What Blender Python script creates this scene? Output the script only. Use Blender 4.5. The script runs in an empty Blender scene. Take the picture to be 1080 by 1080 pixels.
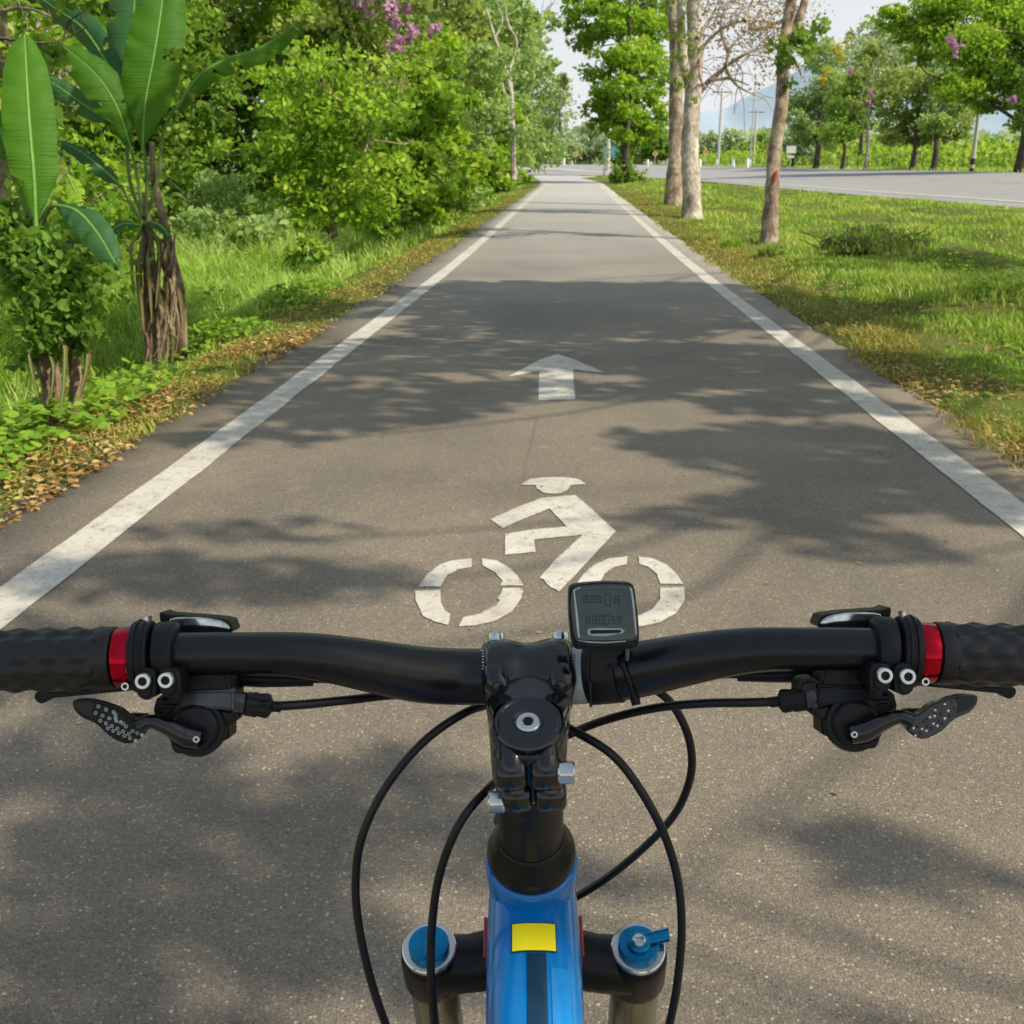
import bpy, bmesh, math, random
import numpy as np
from mathutils import Vector, Matrix, noise

R = math.radians
rng = np.random.default_rng(11)
random.seed(7)
scn = bpy.context.scene
COL = scn.collection

# ------------------------------------------------------------------ camera geometry
F = 1100.0; EYE = 1.25; PITCH = R(17.8); YAW = R(3.15)
cP, sP = math.cos(PITCH), math.sin(PITCH)
FWD = Vector((0, cP, -sP)); UP = Vector((0, sP, cP)); RT = Vector((1, 0, 0))
YROT = Matrix.Rotation(YAW, 3, 'Z')

def U(px, py, d):                      # point at depth d in the bicycle's own frame
    return Vector((0, 0, EYE)) + RT*((px-540)/F*d) + UP*((540-py)/F*d) + FWD*d
def W(px, py, d):                      # the same in the world
    return YROT @ U(px, py, d)

# ------------------------------------------------------------------ terrain
def sm(t):
    t = np.clip(t, 0, 1); return t*t*(3-2*t)
NE = np.array([(-400,24),(-50,19),(0,17.0),(34,14.4),(50,12.5),(80,9.9),(100,7.2),(114,4),(122,-1),(130,-9),(145,-28),(170,-60),(220,-140)], float)
def xe(Y):
    return np.interp(Y, NE[:,0], NE[:,1])
def pb(Y):                             # the path bends gently left at its far end
    return -2.0*sm((np.asarray(Y, float)-72)/46)
def gz(X, Y):
    X = np.asarray(X, float); Y = np.asarray(Y, float)
    t = np.minimum(Y, 330)-15
    z = .0136*(np.sqrt(t*t+16)+t)/2
    z = z - .28*sm((-(X-pb(Y))-2.35)/1.6)*sm((110-Y)/30) 
    z = z + .034*np.clip(X-xe(Y), 0, 19)
    side = sm((np.abs(X-pb(Y))-2.3)/1.2)*sm((xe(Y)-.3-X)/1.5)
    z = z + side*(.15*np.sin(X*1.1+2)*np.sin(Y*.8)*sm((X-3.2)/2)*sm((xe(Y)-1-X)/2)+.05*np.sin(X*1.7+Y*.6)+.05*np.sin(Y*1.1-X*.9)+.06*np.sin(X*.7+1)*np.sin(Y*.33))
    return z
def g1(X, Y): return float(gz(X, Y))
def gp(px, py, cast=True):             # pixel -> ground point
    o = Vector((0, 0, EYE)); d = (W(px, py, 1.0)-o)
    t = .5
    while t < 600:
        p = o+d*t
        if p.z <= g1(p.x, p.y): break
        t *= 1.01
    lo, hi = t/1.01, t
    for _ in range(20):
        m = (lo+hi)/2; p = o+d*m
        if p.z <= g1(p.x, p.y): hi = m
        else: lo = m
    return o+d*hi

# ------------------------------------------------------------------ node helpers
def newmat(name):
    m = bpy.data.materials.new(name); m.use_nodes = True
    nt = m.node_tree; nt.nodes.clear()
    out = nt.nodes.new('ShaderNodeOutputMaterial')
    return m, nt, out
def N(nt, t, **kw):
    n = nt.nodes.new('ShaderNode'+t)
    for k, v in kw.items():
        if k in n.inputs: n.inputs[k].default_value = v
        else: setattr(n, k, v)
    return n
def ramp(nt, stops, src=None):
    n = nt.nodes.new('ShaderNodeValToRGB'); cr = n.color_ramp
    while len(cr.elements) < len(stops): cr.elements.new(.5)
    for e, (p, c) in zip(cr.elements, stops):
        e.position = p; e.color = (c if len(c) == 4 else (*c, 1))
    if src: nt.links.new(src, n.inputs[0])
    return n
def mixc(nt, fac, a, b, mode='MIX'):
    n = nt.nodes.new('ShaderNodeMix'); n.data_type = 'RGBA'; n.blend_type = mode
    for k, v in ((0, fac), (6, a), (7, b)):
        if hasattr(v, 'links') or hasattr(v, 'is_linked'): nt.links.new(v, n.inputs[k])
        else: n.inputs[k].default_value = v if k == 0 else (*v[:3], 1)
    return n.outputs[2]
def coords(nt, scale=(1,1,1)):
    tc = nt.nodes.new('ShaderNodeTexCoord'); mp = nt.nodes.new('ShaderNodeMapping')
    mp.inputs['Scale'].default_value = scale
    nt.links.new(tc.outputs['Object'], mp.inputs[0]); return mp.outputs[0]
def tex(nt, co, scale, detail=4, rough=.55, dist=0):
    n = N(nt, 'TexNoise', Scale=scale, Detail=detail, Roughness=rough, Distortion=dist)
    nt.links.new(co, n.inputs['Vector']); return n.outputs[0]
def bump(nt, h, strength, dist, bsdf):
    b = N(nt, 'Bump', Strength=strength, Distance=dist)
    nt.links.new(h, b.inputs['Height']); nt.links.new(b.outputs[0], bsdf.inputs['Normal']); return b
def pmat(name, col, rough=.5, metal=0., spec=.5, coat=0., var=.15, nscale=40, bmp=0., bscale=400, bd=.0004, col2=None):
    m, nt, out = newmat(name)
    b = N(nt, 'BsdfPrincipled', Roughness=rough, Metallic=metal)
    b.inputs['Specular IOR Level'].default_value = spec
    b.inputs['Coat Weight'].default_value = coat; b.inputs['Coat Roughness'].default_value = .08
    co = coords(nt); n1 = tex(nt, co, nscale, 5)
    lo = tuple(c*(1-var) for c in col); hi = col2 or tuple(min(1, c*(1+var)) for c in col)
    r = ramp(nt, [(.3, lo), (.7, hi)], n1)
    nt.links.new(r.outputs[0], b.inputs['Base Color'])
    rr = ramp(nt, [(.3, (max(0.02,rough*.8),)*3), (.75, (min(1, rough*1.25),)*3)], tex(nt, co, nscale*2.3, 4))
    nt.links.new(rr.outputs[0], b.inputs['Roughness'])
    if bmp: bump(nt, tex(nt, co, bscale, 3), bmp, bd, b)
    nt.links.new(b.outputs[0], out.inputs[0])
    return m
def leafmat(name, stops, trans=.35, rough=.55, nscale=.6, spec=.35, veins=False):
    m, nt, out = newmat(name)
    g = 1.22 if name.startswith('leaf_') and name != 'leaf_dry' else 1.2 if name in ('grass','grass_tall','weed') else 1
    stops = [(p, tuple(min(.8, v*g) for v in c)) for p, c in stops]
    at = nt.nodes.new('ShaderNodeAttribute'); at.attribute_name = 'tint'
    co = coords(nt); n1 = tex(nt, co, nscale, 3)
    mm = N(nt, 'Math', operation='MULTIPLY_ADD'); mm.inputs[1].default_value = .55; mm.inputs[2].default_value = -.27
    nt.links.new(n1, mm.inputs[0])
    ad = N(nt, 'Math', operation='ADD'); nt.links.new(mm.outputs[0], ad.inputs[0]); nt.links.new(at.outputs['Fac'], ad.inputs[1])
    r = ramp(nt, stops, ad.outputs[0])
    b = N(nt, 'BsdfPrincipled', Roughness=rough); b.inputs['Specular IOR Level'].default_value = spec
    nt.links.new(r.outputs[0], b.inputs['Base Color'])
    tr = nt.nodes.new('ShaderNodeBsdfTranslucent')
    tc = mixc(nt, .5, r.outputs[0], (.40, .50, .05) if g > 1 else (.28, .36, .03), 'MIX')
    nt.links.new(tc, tr.inputs[0])
    if veins:
        w = N(nt, 'TexNoise', Scale=1.0, Detail=3); mp = coords(nt, (4, 4, 70)); nt.links.new(mp, w.inputs['Vector'])
        bb = bump(nt, w.outputs[0], .9, .010, b); nt.links.new(bb.outputs[0], tr.inputs['Normal'])
    mx = N(nt, 'MixShader'); mx.inputs[0].default_value = trans
    nt.links.new(b.outputs[0], mx.inputs[1]); nt.links.new(tr.outputs[0], mx.inputs[2])
    nt.links.new(mx.outputs[0], out.inputs[0]); return m

M = {}
G = lambda *s: [(p, c) for p, c in s]
M['leaf_bright'] = leafmat('leaf_bright', G((.0,(.10,.21,.02)),(.4,(.24,.44,.035)),(.75,(.40,.60,.05)),(1,(.56,.64,.08))), .55)
M['leaf_mid'] = leafmat('leaf_mid', G((.0,(.07,.15,.025)),(.5,(.18,.35,.045)),(1,(.34,.52,.07))), .52)
M['leaf_dark'] = leafmat('leaf_dark', G((.0,(.04,.10,.025)),(.5,(.10,.23,.04)),(1,(.22,.38,.06))), .48)
M['leaf_olive'] = leafmat('leaf_olive', G((.0,(.13,.18,.05)),(.5,(.27,.37,.09)),(1,(.44,.50,.16))), .5)
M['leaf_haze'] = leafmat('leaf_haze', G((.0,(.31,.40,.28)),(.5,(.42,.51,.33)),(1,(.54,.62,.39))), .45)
M['leaf_soft'] = leafmat('leaf_soft', G((.0,(.19,.29,.12)),(.5,(.32,.46,.16)),(1,(.46,.60,.21))), .5)  # distance haze mixed into the green; some pale nearer bushes use it too
M['leaf_dry'] = leafmat('leaf_dry', G((.0,(.30,.17,.09)),(.5,(.50,.33,.20)),(1,(.66,.50,.34))), .4)
M['withered'] = leafmat('withered', G((.0,(.05,.03,.018)),(.5,(.15,.09,.05)),(1,(.34,.23,.14))), .2, .8, 9)
M['leaf_yellow'] = leafmat('leaf_yellow', G((.0,(.35,.30,.03)),(1,(.75,.62,.08))), .4)
M['blossom'] = leafmat('blossom', G((.0,(.55,.22,.52)),(.5,(.75,.36,.72)),(1,(.90,.58,.86))), .5)
M['grass'] = leafmat('grass', G((.0,(.06,.13,.015)),(.4,(.22,.41,.045)),(.75,(.38,.56,.07)),(1,(.58,.54,.17))), .4, .6, .5)
M['grass_tall'] = leafmat('grass_tall', G((.0,(.16,.30,.05)),(.4,(.33,.54,.08)),(.75,(.48,.67,.14)),(1,(.62,.72,.28))), .5, .6, .4)
M['weed'] = leafmat('weed', G((.0,(.06,.14,.015)),(.5,(.17,.34,.03)),(1,(.34,.48,.05))), .4)
M['litter'] = leafmat('litter', G((.0,(.12,.06,.02)),(.35,(.32,.17,.05)),(.65,(.50,.32,.10)),(1,(.62,.50,.24))), .2, .7, 3)
M['banana'] = leafmat('banana', G((.0,(.24,.15,.05)),(.08,(.03,.11,.008)),(.5,(.07,.22,.012)),(1,(.15,.34,.025))), .45, .5, 2.5, .25, veins=True)
M['banana_grey'] = leafmat('banana_grey', G((.0,(.22,.14,.05)),(.08,(.02,.07,.02)),(.5,(.035,.13,.045)),(1,(.09,.21,.07))), .35, .5, 2.5, .28, veins=True)
M['midrib'] = pmat('midrib', (.16,.34,.05), .6)

def barkmat(name, a, b, c, sc=6, zs=.35, bmp=.9):
    m, nt, out = newmat(name)
    bs = N(nt, 'BsdfPrincipled', Roughness=.9)
    co = coords(nt, (1, 1, zs))
    n1 = tex(nt, co, sc, 8, .65, .6); n2 = tex(nt, coords(nt), 1.3, 4)
    r = ramp(nt, [(.3, a), (.5, b), (.68, c)], n1)
    col = mixc(nt, .45, r.outputs[0], ramp(nt, [(.42, a), (.58, c)], tex(nt, coords(nt), 2.6, 6, .65)).outputs[0])
    col = mixc(nt, 1, col, ramp(nt, [(.35, (.5,.5,.5)), (.6, (1.1,1.1,1.1))], tex(nt, coords(nt, (1,1,.25)), sc*5, 5, .7)).outputs[0], 'MULTIPLY')
    nt.links.new(col, bs.inputs['Base Color'])
    bump(nt, n1, bmp, .03, bs)
    nt.links.new(bs.outputs[0], out.inputs[0]); return m
M['bark_pale'] = barkmat('bark_pale', (.22,.17,.13), (.56,.48,.39), (.76,.71,.62), 4, .5)
M['bark_tan'] = barkmat('bark_tan', (.10,.07,.05), (.36,.26,.18), (.62,.51,.40), 5, .5)
M['bark_dark'] = barkmat('bark_dark', (.03,.024,.018), (.08,.06,.045), (.16,.13,.10), 8)
M['bark_banana'] = barkmat('bark_banana', (.045,.022,.012), (.20,.12,.065), (.50,.38,.25), 16, .12, 1)
M['stem_green'] = barkmat('stem_green', (.07,.11,.02), (.13,.21,.04), (.24,.30,.08), 12, .15, .4)
M['twig'] = barkmat('twig', (.34,.25,.19), (.48,.38,.30), (.62,.52,.43), 9)

# asphalt
def asphalt(name, k=1.0, far=False):
    m, nt, out = newmat(name)
    b = N(nt, 'BsdfPrincipled', Roughness=.62); b.inputs['Specular IOR Level'].default_value = .42
    co = coords(nt)
    big = tex(nt, co, .55, 6, .6, .4)
    base = ramp(nt, [(.32, (.104*k,.090*k,.073*k)), (.55, (.160*k,.137*k,.109*k)), (.75, (.212*k,.178*k,.137*k))], big).outputs[0]
    st = tex(nt, coords(nt, (1, .18, 1)), 2.4, 5, .6)                 # tyre worn streaks along the path
    base = mixc(nt, ramp(nt, [(.45, (0,0,0)), (.75, (.35,.35,.35))], st).outputs[0], base, (.09*k,.083*k,.075*k))
    v = N(nt, 'TexVoronoi', Scale=150.0, Randomness=1.0); nt.links.new(mixc(nt, .006, co, N(nt,'TexNoise',Scale=40.0).outputs[1]), v.inputs['Vector'])
    sp = N(nt, 'SeparateColor'); nt.links.new(v.outputs['Color'], sp.inputs[0])
    agg = ramp(nt, [(0, (.45,.45,.45)), (.55, (.85,.85,.85)), (.86, (1.1,1.08,1.04)), (.955, (1.35,1.30,1.22)), (1, (2.3,2.2,2.0))], sp.outputs[0]).outputs[0]
    dist = ramp(nt, [(.25, (1,1,1)), (.6, (0,0,0))], v.outputs['Distance']).outputs[0]
    agg2 = mixc(nt, dist, (.72,.72,.72), agg)
    base = mixc(nt, 1.0, base, agg2, 'MULTIPLY')
    f = tex(nt, co, 330, 2, .6)
    base = mixc(nt, 1.0, base, ramp(nt, [(.3, (.6,.6,.6)), (.72, (1.5,1.48,1.42))], f).outputs[0], 'MULTIPLY')
    stn = tex(nt, co, 3.2, 7, .7)                                     # dusty tan and dark spots
    base = mixc(nt, ramp(nt, [(.60, (0,0,0)), (.74, (.5,.5,.5))], stn).outputs[0], base, (.24*k,.19*k,.135*k))
    base = mixc(nt, ramp(nt, [(.24, (.6,.6,.6)), (.36, (0,0,0))], stn).outputs[0], base, (.05*k,.045*k,.04*k))
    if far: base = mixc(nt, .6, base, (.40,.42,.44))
    else:                                                             # distance haze and sheen painted as a paler base farther along
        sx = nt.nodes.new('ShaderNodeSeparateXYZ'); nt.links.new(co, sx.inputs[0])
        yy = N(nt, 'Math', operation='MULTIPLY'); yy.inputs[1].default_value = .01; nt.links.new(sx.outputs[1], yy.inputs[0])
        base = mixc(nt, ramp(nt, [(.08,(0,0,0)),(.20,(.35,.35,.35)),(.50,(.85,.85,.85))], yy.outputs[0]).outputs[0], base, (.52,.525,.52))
    vc = N(nt, 'TexVoronoi', Scale=.55); vc.feature = 'DISTANCE_TO_EDGE'
    nt.links.new(mixc(nt, .22, co, N(nt, 'TexNoise', Scale=1.7, Detail=6.0).outputs[1]), vc.inputs['Vector'])
    ck = ramp(nt, [(.0, (.45,.45,.45)), (.0015, (.35,.35,.35)), (.0032, (0,0,0))], vc.outputs['Distance']).outputs[0]
    ckm = mixc(nt, 1.0, ck, ramp(nt, [(.50,(0,0,0)),(.60,(1,1,1))], tex(nt, co, .35, 3)).outputs[0], 'MULTIPLY')
    base = mixc(nt, ckm, base, (.035,.03,.027))
    nt.links.new(base, b.inputs['Base Color'])
    h = mixc(nt, .5, dist, f)
    bump(nt, h, .55, .0025, b)
    nt.links.new(b.outputs[0], out.inputs[0]); return m
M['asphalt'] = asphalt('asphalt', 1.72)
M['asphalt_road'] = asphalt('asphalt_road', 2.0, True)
def paintmat():
    m, nt, out = newmat('road_paint')
    b = N(nt, 'BsdfPrincipled', Roughness=.75)
    co = coords(nt)
    n1 = tex(nt, co, 2.0, 6, .65); n2 = tex(nt, co, 60, 5, .7); n3 = tex(nt, coords(nt, (1,1,1)), 11, 7, .7)
    base = ramp(nt, [(.3, (.50,.47,.40)), (.7, (.66,.64,.58))], n1).outputs[0]
    base = mixc(nt, 1, base, ramp(nt, [(.32, (.72,.70,.66)), (.5, (1,1,1))], n3).outputs[0], 'MULTIPLY')
    base = mixc(nt, ramp(nt, [(.34, (.9,.9,.9)), (.44, (0,0,0))], n2).outputs[0], base, (.2,.18,.15))
    base = mixc(nt, ramp(nt, [(.31, (.9,.9,.9)), (.36, (0,0,0))], n3).outputs[0], base, (.17,.15,.13))
    nt.links.new(base, b.inputs['Base Color']); bump(nt, n2, .4, .002, b)
    nt.links.new(b.outputs[0], out.inputs[0]); return m
M['paint'] = paintmat()

def groundmat():
    m, nt, out = newmat('ground_soil')
    b = N(nt, 'BsdfPrincipled', Roughness=.95); b.inputs['Specular IOR Level'].default_value = .1
    co = coords(nt)
    n1 = tex(nt, co, .8, 8, .65); n2 = tex(nt, co, 14, 6, .7); n3 = tex(nt, co, 45, 4, .7)
    g = ramp(nt, [(.3, (.05,.09,.018)), (.5, (.12,.19,.03)), (.72, (.20,.25,.05))], n1).outputs[0]
    g = mixc(nt, ramp(nt, [(.45, (0,0,0)), (.62, (.8,.8,.8))], n2).outputs[0], g, (.22,.15,.07))
    g = mixc(nt, 1, g, ramp(nt, [(.3, (.5,.5,.5)), (.7, (1.3,1.3,1.3))], n3).outputs[0], 'MULTIPLY')
    nt.links.new(g, b.inputs['Base Color']); bump(nt, n2, .8, .03, b)
    nt.links.new(b.outputs[0], out.inputs[0]); return m
M['ground'] = groundmat()

# ------------------------------------------------------------------ object helpers
def tag(o, label=None, cat=None, group=None, kind=None):
    if label: o['label'] = label
    if cat: o['category'] = cat
    if group: o['group'] = group
    if kind: o['kind'] = kind
    return o
def empty(name, loc=(0,0,0), rz=0):
    o = bpy.data.objects.new(name, None); COL.objects.link(o)
    o.location = loc; o.rotation_euler = (0, 0, rz); o.empty_display_size = .2
    return o
def link(name, me, mat, parent=None, smooth=True, sharp=40, off=None):
    me.materials.append(mat) if mat else None
    if smooth:
        me.shade_smooth()
        if sharp: me.set_sharp_from_angle(angle=R(sharp))
    o = bpy.data.objects.new(name, me); COL.objects.link(o)
    if parent:
        o.parent = parent
    if off is not None: o.location = off
    return o
def npmesh(name, V, Fc, tint=None):
    """V (n,3); Fc (m,k) with one k, or list of such arrays; tint per face"""
    if not isinstance(Fc, list): Fc = [Fc]
    me = bpy.data.meshes.new(name)
    V = np.asarray(V, np.float32)
    me.vertices.add(len(V)); me.vertices.foreach_set('co', V.ravel())
    nl = sum(f.size for f in Fc); npoly = sum(len(f) for f in Fc)
    me.loops.add(nl); me.polygons.add(npoly)
    me.loops.foreach_set('vertex_index', np.concatenate([f.ravel() for f in Fc]).astype(np.int32))
    st = []; s = 0
    for f in Fc:
        st.append(s+np.arange(len(f))*f.shape[1]); s += f.size
    me.polygons.foreach_set('loop_start', np.concatenate(st).astype(np.int32))
    me.update(calc_edges=True); me.validate()
    if tint is not None:
        a = me.attributes.new('tint', 'FLOAT', 'FACE'); a.data.foreach_set('value', np.asarray(tint, np.float32))
    return me
def bmobj(name, bm, mat, parent=None, sharp=40, smooth=True):
    me = bpy.data.meshes.new(name)
    bmesh.ops.recalc_face_normals(bm, faces=bm.faces)
    bm.to_mesh(me); bm.free()
    return link(name, me, mat, parent, smooth, sharp)

def catmull(pts, n=8, closed=False):
    P = [np.array(p, float) for p in pts]; out = []
    m = len(P)
    rng_ = range(m if closed else m-1)
    for i in rng_:
        if closed: a, b, c, d = P[(i-1) % m], P[i], P[(i+1) % m], P[(i+2) % m]
        else: a, b, c, d = P[max(i-1,0)], P[i], P[i+1], P[min(i+2,m-1)]
        for k in range(n):
            t = k/n
            out.append(.5*((2*b)+(-a+c)*t+(2*a-5*b+4*c-d)*t*t+(-a+3*b-3*c+d)*t**3))
    if not closed: out.append(P[-1])
    return np.array(out)

def tube_vf(path, radii, seg=10, wob=0., flat=1.0, caps=True):
    P = np.asarray(path, float); n = len(P)
    rr = np.interp(np.linspace(0,1,n), np.linspace(0,1,len(radii)), radii) if len(radii) != n else np.asarray(radii, float)
    T = np.gradient(P, axis=0); T /= np.linalg.norm(T, axis=1)[:,None]+1e-9
    ref = np.array([0,0,1.]) if abs(T[0][2]) < .9 else np.array([1.,0,0])
    Nn = np.cross(T[0], ref); Nn /= np.linalg.norm(Nn)
    V = []
    for i in range(n):
        Nn = Nn - T[i]*np.dot(Nn, T[i]); Nn /= np.linalg.norm(Nn); B = np.cross(T[i], Nn)
        a = np.linspace(0, 2*math.pi, seg, endpoint=False)
        r = rr[i]*(1+wob*np.sin(a*3+i*.7)*.5+wob*rng.normal(0,.4,seg))
        V.append(P[i]+np.outer(np.cos(a)*r, Nn)+np.outer(np.sin(a)*r*flat, B))
    V = np.concatenate(V)
    i = np.arange(n-1)[:,None]*seg; j = np.arange(seg)[None,:]; j2 = (j+1) % seg
    Fq = np.stack([i+j, i+j2, i+seg+j2, i+seg+j], -1).reshape(-1, 4)
    return V, Fq
def merge(parts):
    Vs, Fs, o = [], [], 0
    for V, Fq in parts:
        Vs.append(V); Fs.append(Fq+o); o += len(V)
    return np.concatenate(Vs), np.concatenate(Fs)
def tube(name, path, radii, mat, parent=None, seg=12, wob=0., smoothn=0, off=None, flat=1.0):
    if smoothn: path = catmull(path, smoothn)
    V, Fq = tube_vf(path, radii, seg, wob, flat)
    n = len(V); 
    me = npmesh(name, V, [Fq])
    bm = bmesh.new(); bm.from_mesh(me)
    bm.verts.ensure_lookup_table()
    try:
        bm.faces.new([bm.verts[k] for k in range(seg)]); bm.faces.new([bm.verts[n-seg+k] for k in range(seg)])
    except ValueError: pass
    bmesh.ops.recalc_face_normals(bm, faces=bm.faces)
    bm.to_mesh(me); bm.free()
    return link(name, me, mat, parent, True, 50, off)

# ------------------------------------------------------------------ foliage
LEAF6 = np.array([(0,0,0),(.28,.36,.05),(.24,.75,.03),(0,1,-.06),(-.24,.75,.03),(-.28,.36,.05)], float); LEAF6 -= np.array([0,0,0])
def rotm(n, rg, up=.5):
    """random frames; up: 0 fully random, 1 face up"""
    nz = rg.normal(size=(n,3)); nz /= np.linalg.norm(nz, axis=1)[:,None]
    nz = nz*(1-up)+np.array([0,0,1.])*up; nz /= np.linalg.norm(nz, axis=1)[:,None]+1e-9
    t = rg.normal(size=(n,3)); t -= nz*np.sum(t*nz, axis=1)[:,None]; t /= np.linalg.norm(t, axis=1)[:,None]+1e-9
    b = np.cross(nz, t)
    return b, t, nz
def leaves_vf(P, size, rg, up=.45, quad=True, width=1.0, var=.35):
    n = len(P); b, t, nz = rotm(n, rg, up)
    s = size*(1+rg.uniform(-var, var, n))[:,None,None]
    if quad: T = np.array([(0,0,0),(.34*width,.5,.07),(0,1,-.04),(-.34*width,.5,.07)], float)
    else: T = LEAF6*np.array([width,1,1])
    V = P[:,None,:]+s*(T[None,:,0:1]*b[:,None,:]+T[None,:,1:2]*t[:,None,:]+T[None,:,2:3]*nz[:,None,:])
    k = len(T); base = np.arange(n)[:,None]*k
    if quad:
        Fq = np.stack([base[:,0], base[:,0]+1, base[:,0]+2, base[:,0]+3], 1)
    else:
        Fq = np.concatenate([np.stack([base[:,0], base[:,0]+1, base[:,0]+2, base[:,0]+3], 1),
                             np.stack([base[:,0], base[:,0]+3, base[:,0]+4, base[:,0]+5], 1)])
    return V.reshape(-1,3), Fq
def leafobj(name, P, size, mat, parent=None, up=.45, quad=True, tint=None, width=1.0, off=None, rg=rng):
    V, Fq = leaves_vf(np.asarray(P), size, rg, up, quad, width)
    if tint is None: tint = rg.uniform(0, 1, len(P))
    if not quad: tint = np.concatenate([tint, tint])
    me = npmesh(name, V, Fq, tint)
    return link(name, me, mat, parent, False, None, off)
FLAT = [.5]
def crown_pts(blobs, n, rg, clump=.3, per=34, shell=.55):
    """blobs: (x,y,z,rx,ry,rz). returns points + tint"""
    vol = np.array([b[3]*b[4]*b[5] for b in blobs])**(2/3); vol /= vol.sum()
    P, T = [], []
    for b, v in zip(blobs, vol):
        m = max(2, int(n*v/per))
        d = rg.normal(size=(m,3)); d /= np.linalg.norm(d, axis=1)[:,None]
        r = shell+(1-shell)*rg.uniform(0,1,m)**.6
        r *= 1+.18*np.sin(d[:,0]*5+b[0])*np.cos(d[:,2]*4+b[1])
        c = np.array(b[:3])+d*r[:,None]*np.array(b[3:6])
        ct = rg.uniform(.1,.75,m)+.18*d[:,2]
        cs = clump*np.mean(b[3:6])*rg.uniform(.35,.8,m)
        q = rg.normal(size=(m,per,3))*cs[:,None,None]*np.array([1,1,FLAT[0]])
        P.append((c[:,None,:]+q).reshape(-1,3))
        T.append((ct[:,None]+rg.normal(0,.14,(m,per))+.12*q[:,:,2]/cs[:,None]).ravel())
    return np.concatenate(P), np.clip(np.concatenate(T), 0, 1)

def limb(a, b, rg, sag=.15, n=7):
    a, b = np.array(a, float), np.array(b, float); L = np.linalg.norm(b-a)
    m1 = a+(b-a)*.35+np.array([*rg.normal(0, sag*L*.35, 2), L*.08]); m2 = a+(b-a)*.7+rg.normal(0, sag*L*.3, 3)
    return catmull([a, m1, m2, b], n)
def tree(name, label, base, trunk, blobs, n, leaf, lm, bm_, group=None, lf=.45, up=.4, per=30, clump=.3, cat='tree', seed=1, quad=True, shell=.55, extra=None, limbs=True, seg=10):
    """trunk: list of (x,y,z,r) relative to base; blobs relative to base"""
    rg = np.random.default_rng(seed)
    root = empty(name, base); tag(root, label, cat, group)
    parts = []
    T = np.array(trunk, float)
    cp = catmull(T, 6)
    parts.append(tube_vf(cp[:,:3], cp[:,3], seg, .11))
    if limbs:
        for b in blobs:
            k = rg.integers(int(len(cp)*lf), len(cp)); a = cp[k]
            if b[2] < a[2]-.5 and lf < .6: a = cp[int(len(cp)*.4)]
            pth = limb(a[:3], np.array(b[:3])+rg.normal(0,.1,3), rg); r0 = max(.02, a[3]*.5)
            parts.append(tube_vf(pth, [r0, r0*.6, r0*.2], 6, .05))
            for _ in range(3):
                s = pth[rg.integers(len(pth)//2, len(pth))]; d = rg.normal(size=3); d[2] = abs(d[2])*.6
                e = np.array(b[:3])+d/np.linalg.norm(d)*np.array(b[3:6])*.85
                parts.append(tube_vf(limb(s, e, rg), [r0*.35, r0*.08], 5))
    V, Fq = merge(parts)
    link('trunk', npmesh('trunk', V, Fq), bm_, root, True, 60)
    if n:
        P, tt = crown_pts(blobs, n, rg, clump, per, shell)
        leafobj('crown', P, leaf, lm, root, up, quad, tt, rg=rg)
    if extra: extra(root, rg)
    return root

# ------------------------------------------------------------------ SETTING: ground, path, road
def grid_mesh(name, xs, ys, zf, mat, kind='structure', dz=0.0):
    X, Y = np.meshgrid(xs, ys); Z = zf(X, Y)+dz
    V = np.stack([X, Y, Z], -1).reshape(-1,3)
    nx, ny = len(xs), len(ys)
    i = (np.arange(ny-1)[:,None]*nx+np.arange(nx-1)[None,:]).ravel()
    Fq = np.stack([i, i+1, i+nx+1, i+nx], 1)
    o = link(name, npmesh(name, V, Fq), mat, None, True, None); tag(o, kind=kind); return o
xs = np.concatenate([-np.geomspace(3000, 12, 26), np.arange(-11.5, 12, .25), np.geomspace(12, 3000, 34)])
ys = np.concatenate([-np.geomspace(2500, 6, 14), np.arange(-5.5, 45, .35), np.geomspace(45.3, 4500, 90)])
def ground_z(X, Y):
    z = gz(X, Y)
    on = sm((2.12-np.abs(X-pb(Y)))/.15)*sm((118-Y)/3)
    return z-.05*on-.008
grid_mesh('ground', xs, ys, ground_z, M['ground'])

def edge_noise(y, s, a=.05):
    return np.array([a*(noise.noise(Vector((s, v*1.7, 0)))*1.3+.5*noise.noise(Vector((s+9, v*6, 0)))) for v in y])
py_ = np.concatenate([np.arange(-6, 40, .12), np.arange(40, 121, 1.)])
PL, PR = -2.16, 2.10
def strip(name, ya, xl, xr, nx, zoff, mat, label=None, lip=False):
    n = len(ya); t = np.linspace(0,1,nx)
    X = xl[:,None]*(1-t)+xr[:,None]*t; Y = np.repeat(ya[:,None], nx, 1)
    Z = gz(np.clip(X,-2.3,2.3)+pb(Y), Y)+zoff+.012*sm((Y-60)/10)*(zoff < .001)+.016*sm((Y-60)/10)*(zoff > .001); X = X+pb(Y)
    V = np.stack([X,Y,Z],-1)
    if lip:
        a = V[:,0].copy(); a[:,0] -= .03; a[:,2] -= .07; b = V[:,-1].copy(); b[:,0] += .03; b[:,2] -= .07
        V = np.concatenate([a[:,None], V, b[:,None]], 1); nx += 2
    V = V.reshape(-1,3)
    i = (np.arange(n-1)[:,None]*nx+np.arange(nx-1)[None,:]).ravel()
    o = link(name, npmesh(name, V, np.stack([i,i+1,i+nx+1,i+nx],1)), mat, None, True, None)
    tag(o, kind='structure'); return o
flare = sm((py_-100)/22)
strip('cycle_path', py_, PL+edge_noise(py_,3,.09)-flare*2.5, PR+edge_noise(py_,7,.07)+flare*3, 14, .0, M['asphalt'], lip=True)
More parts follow.
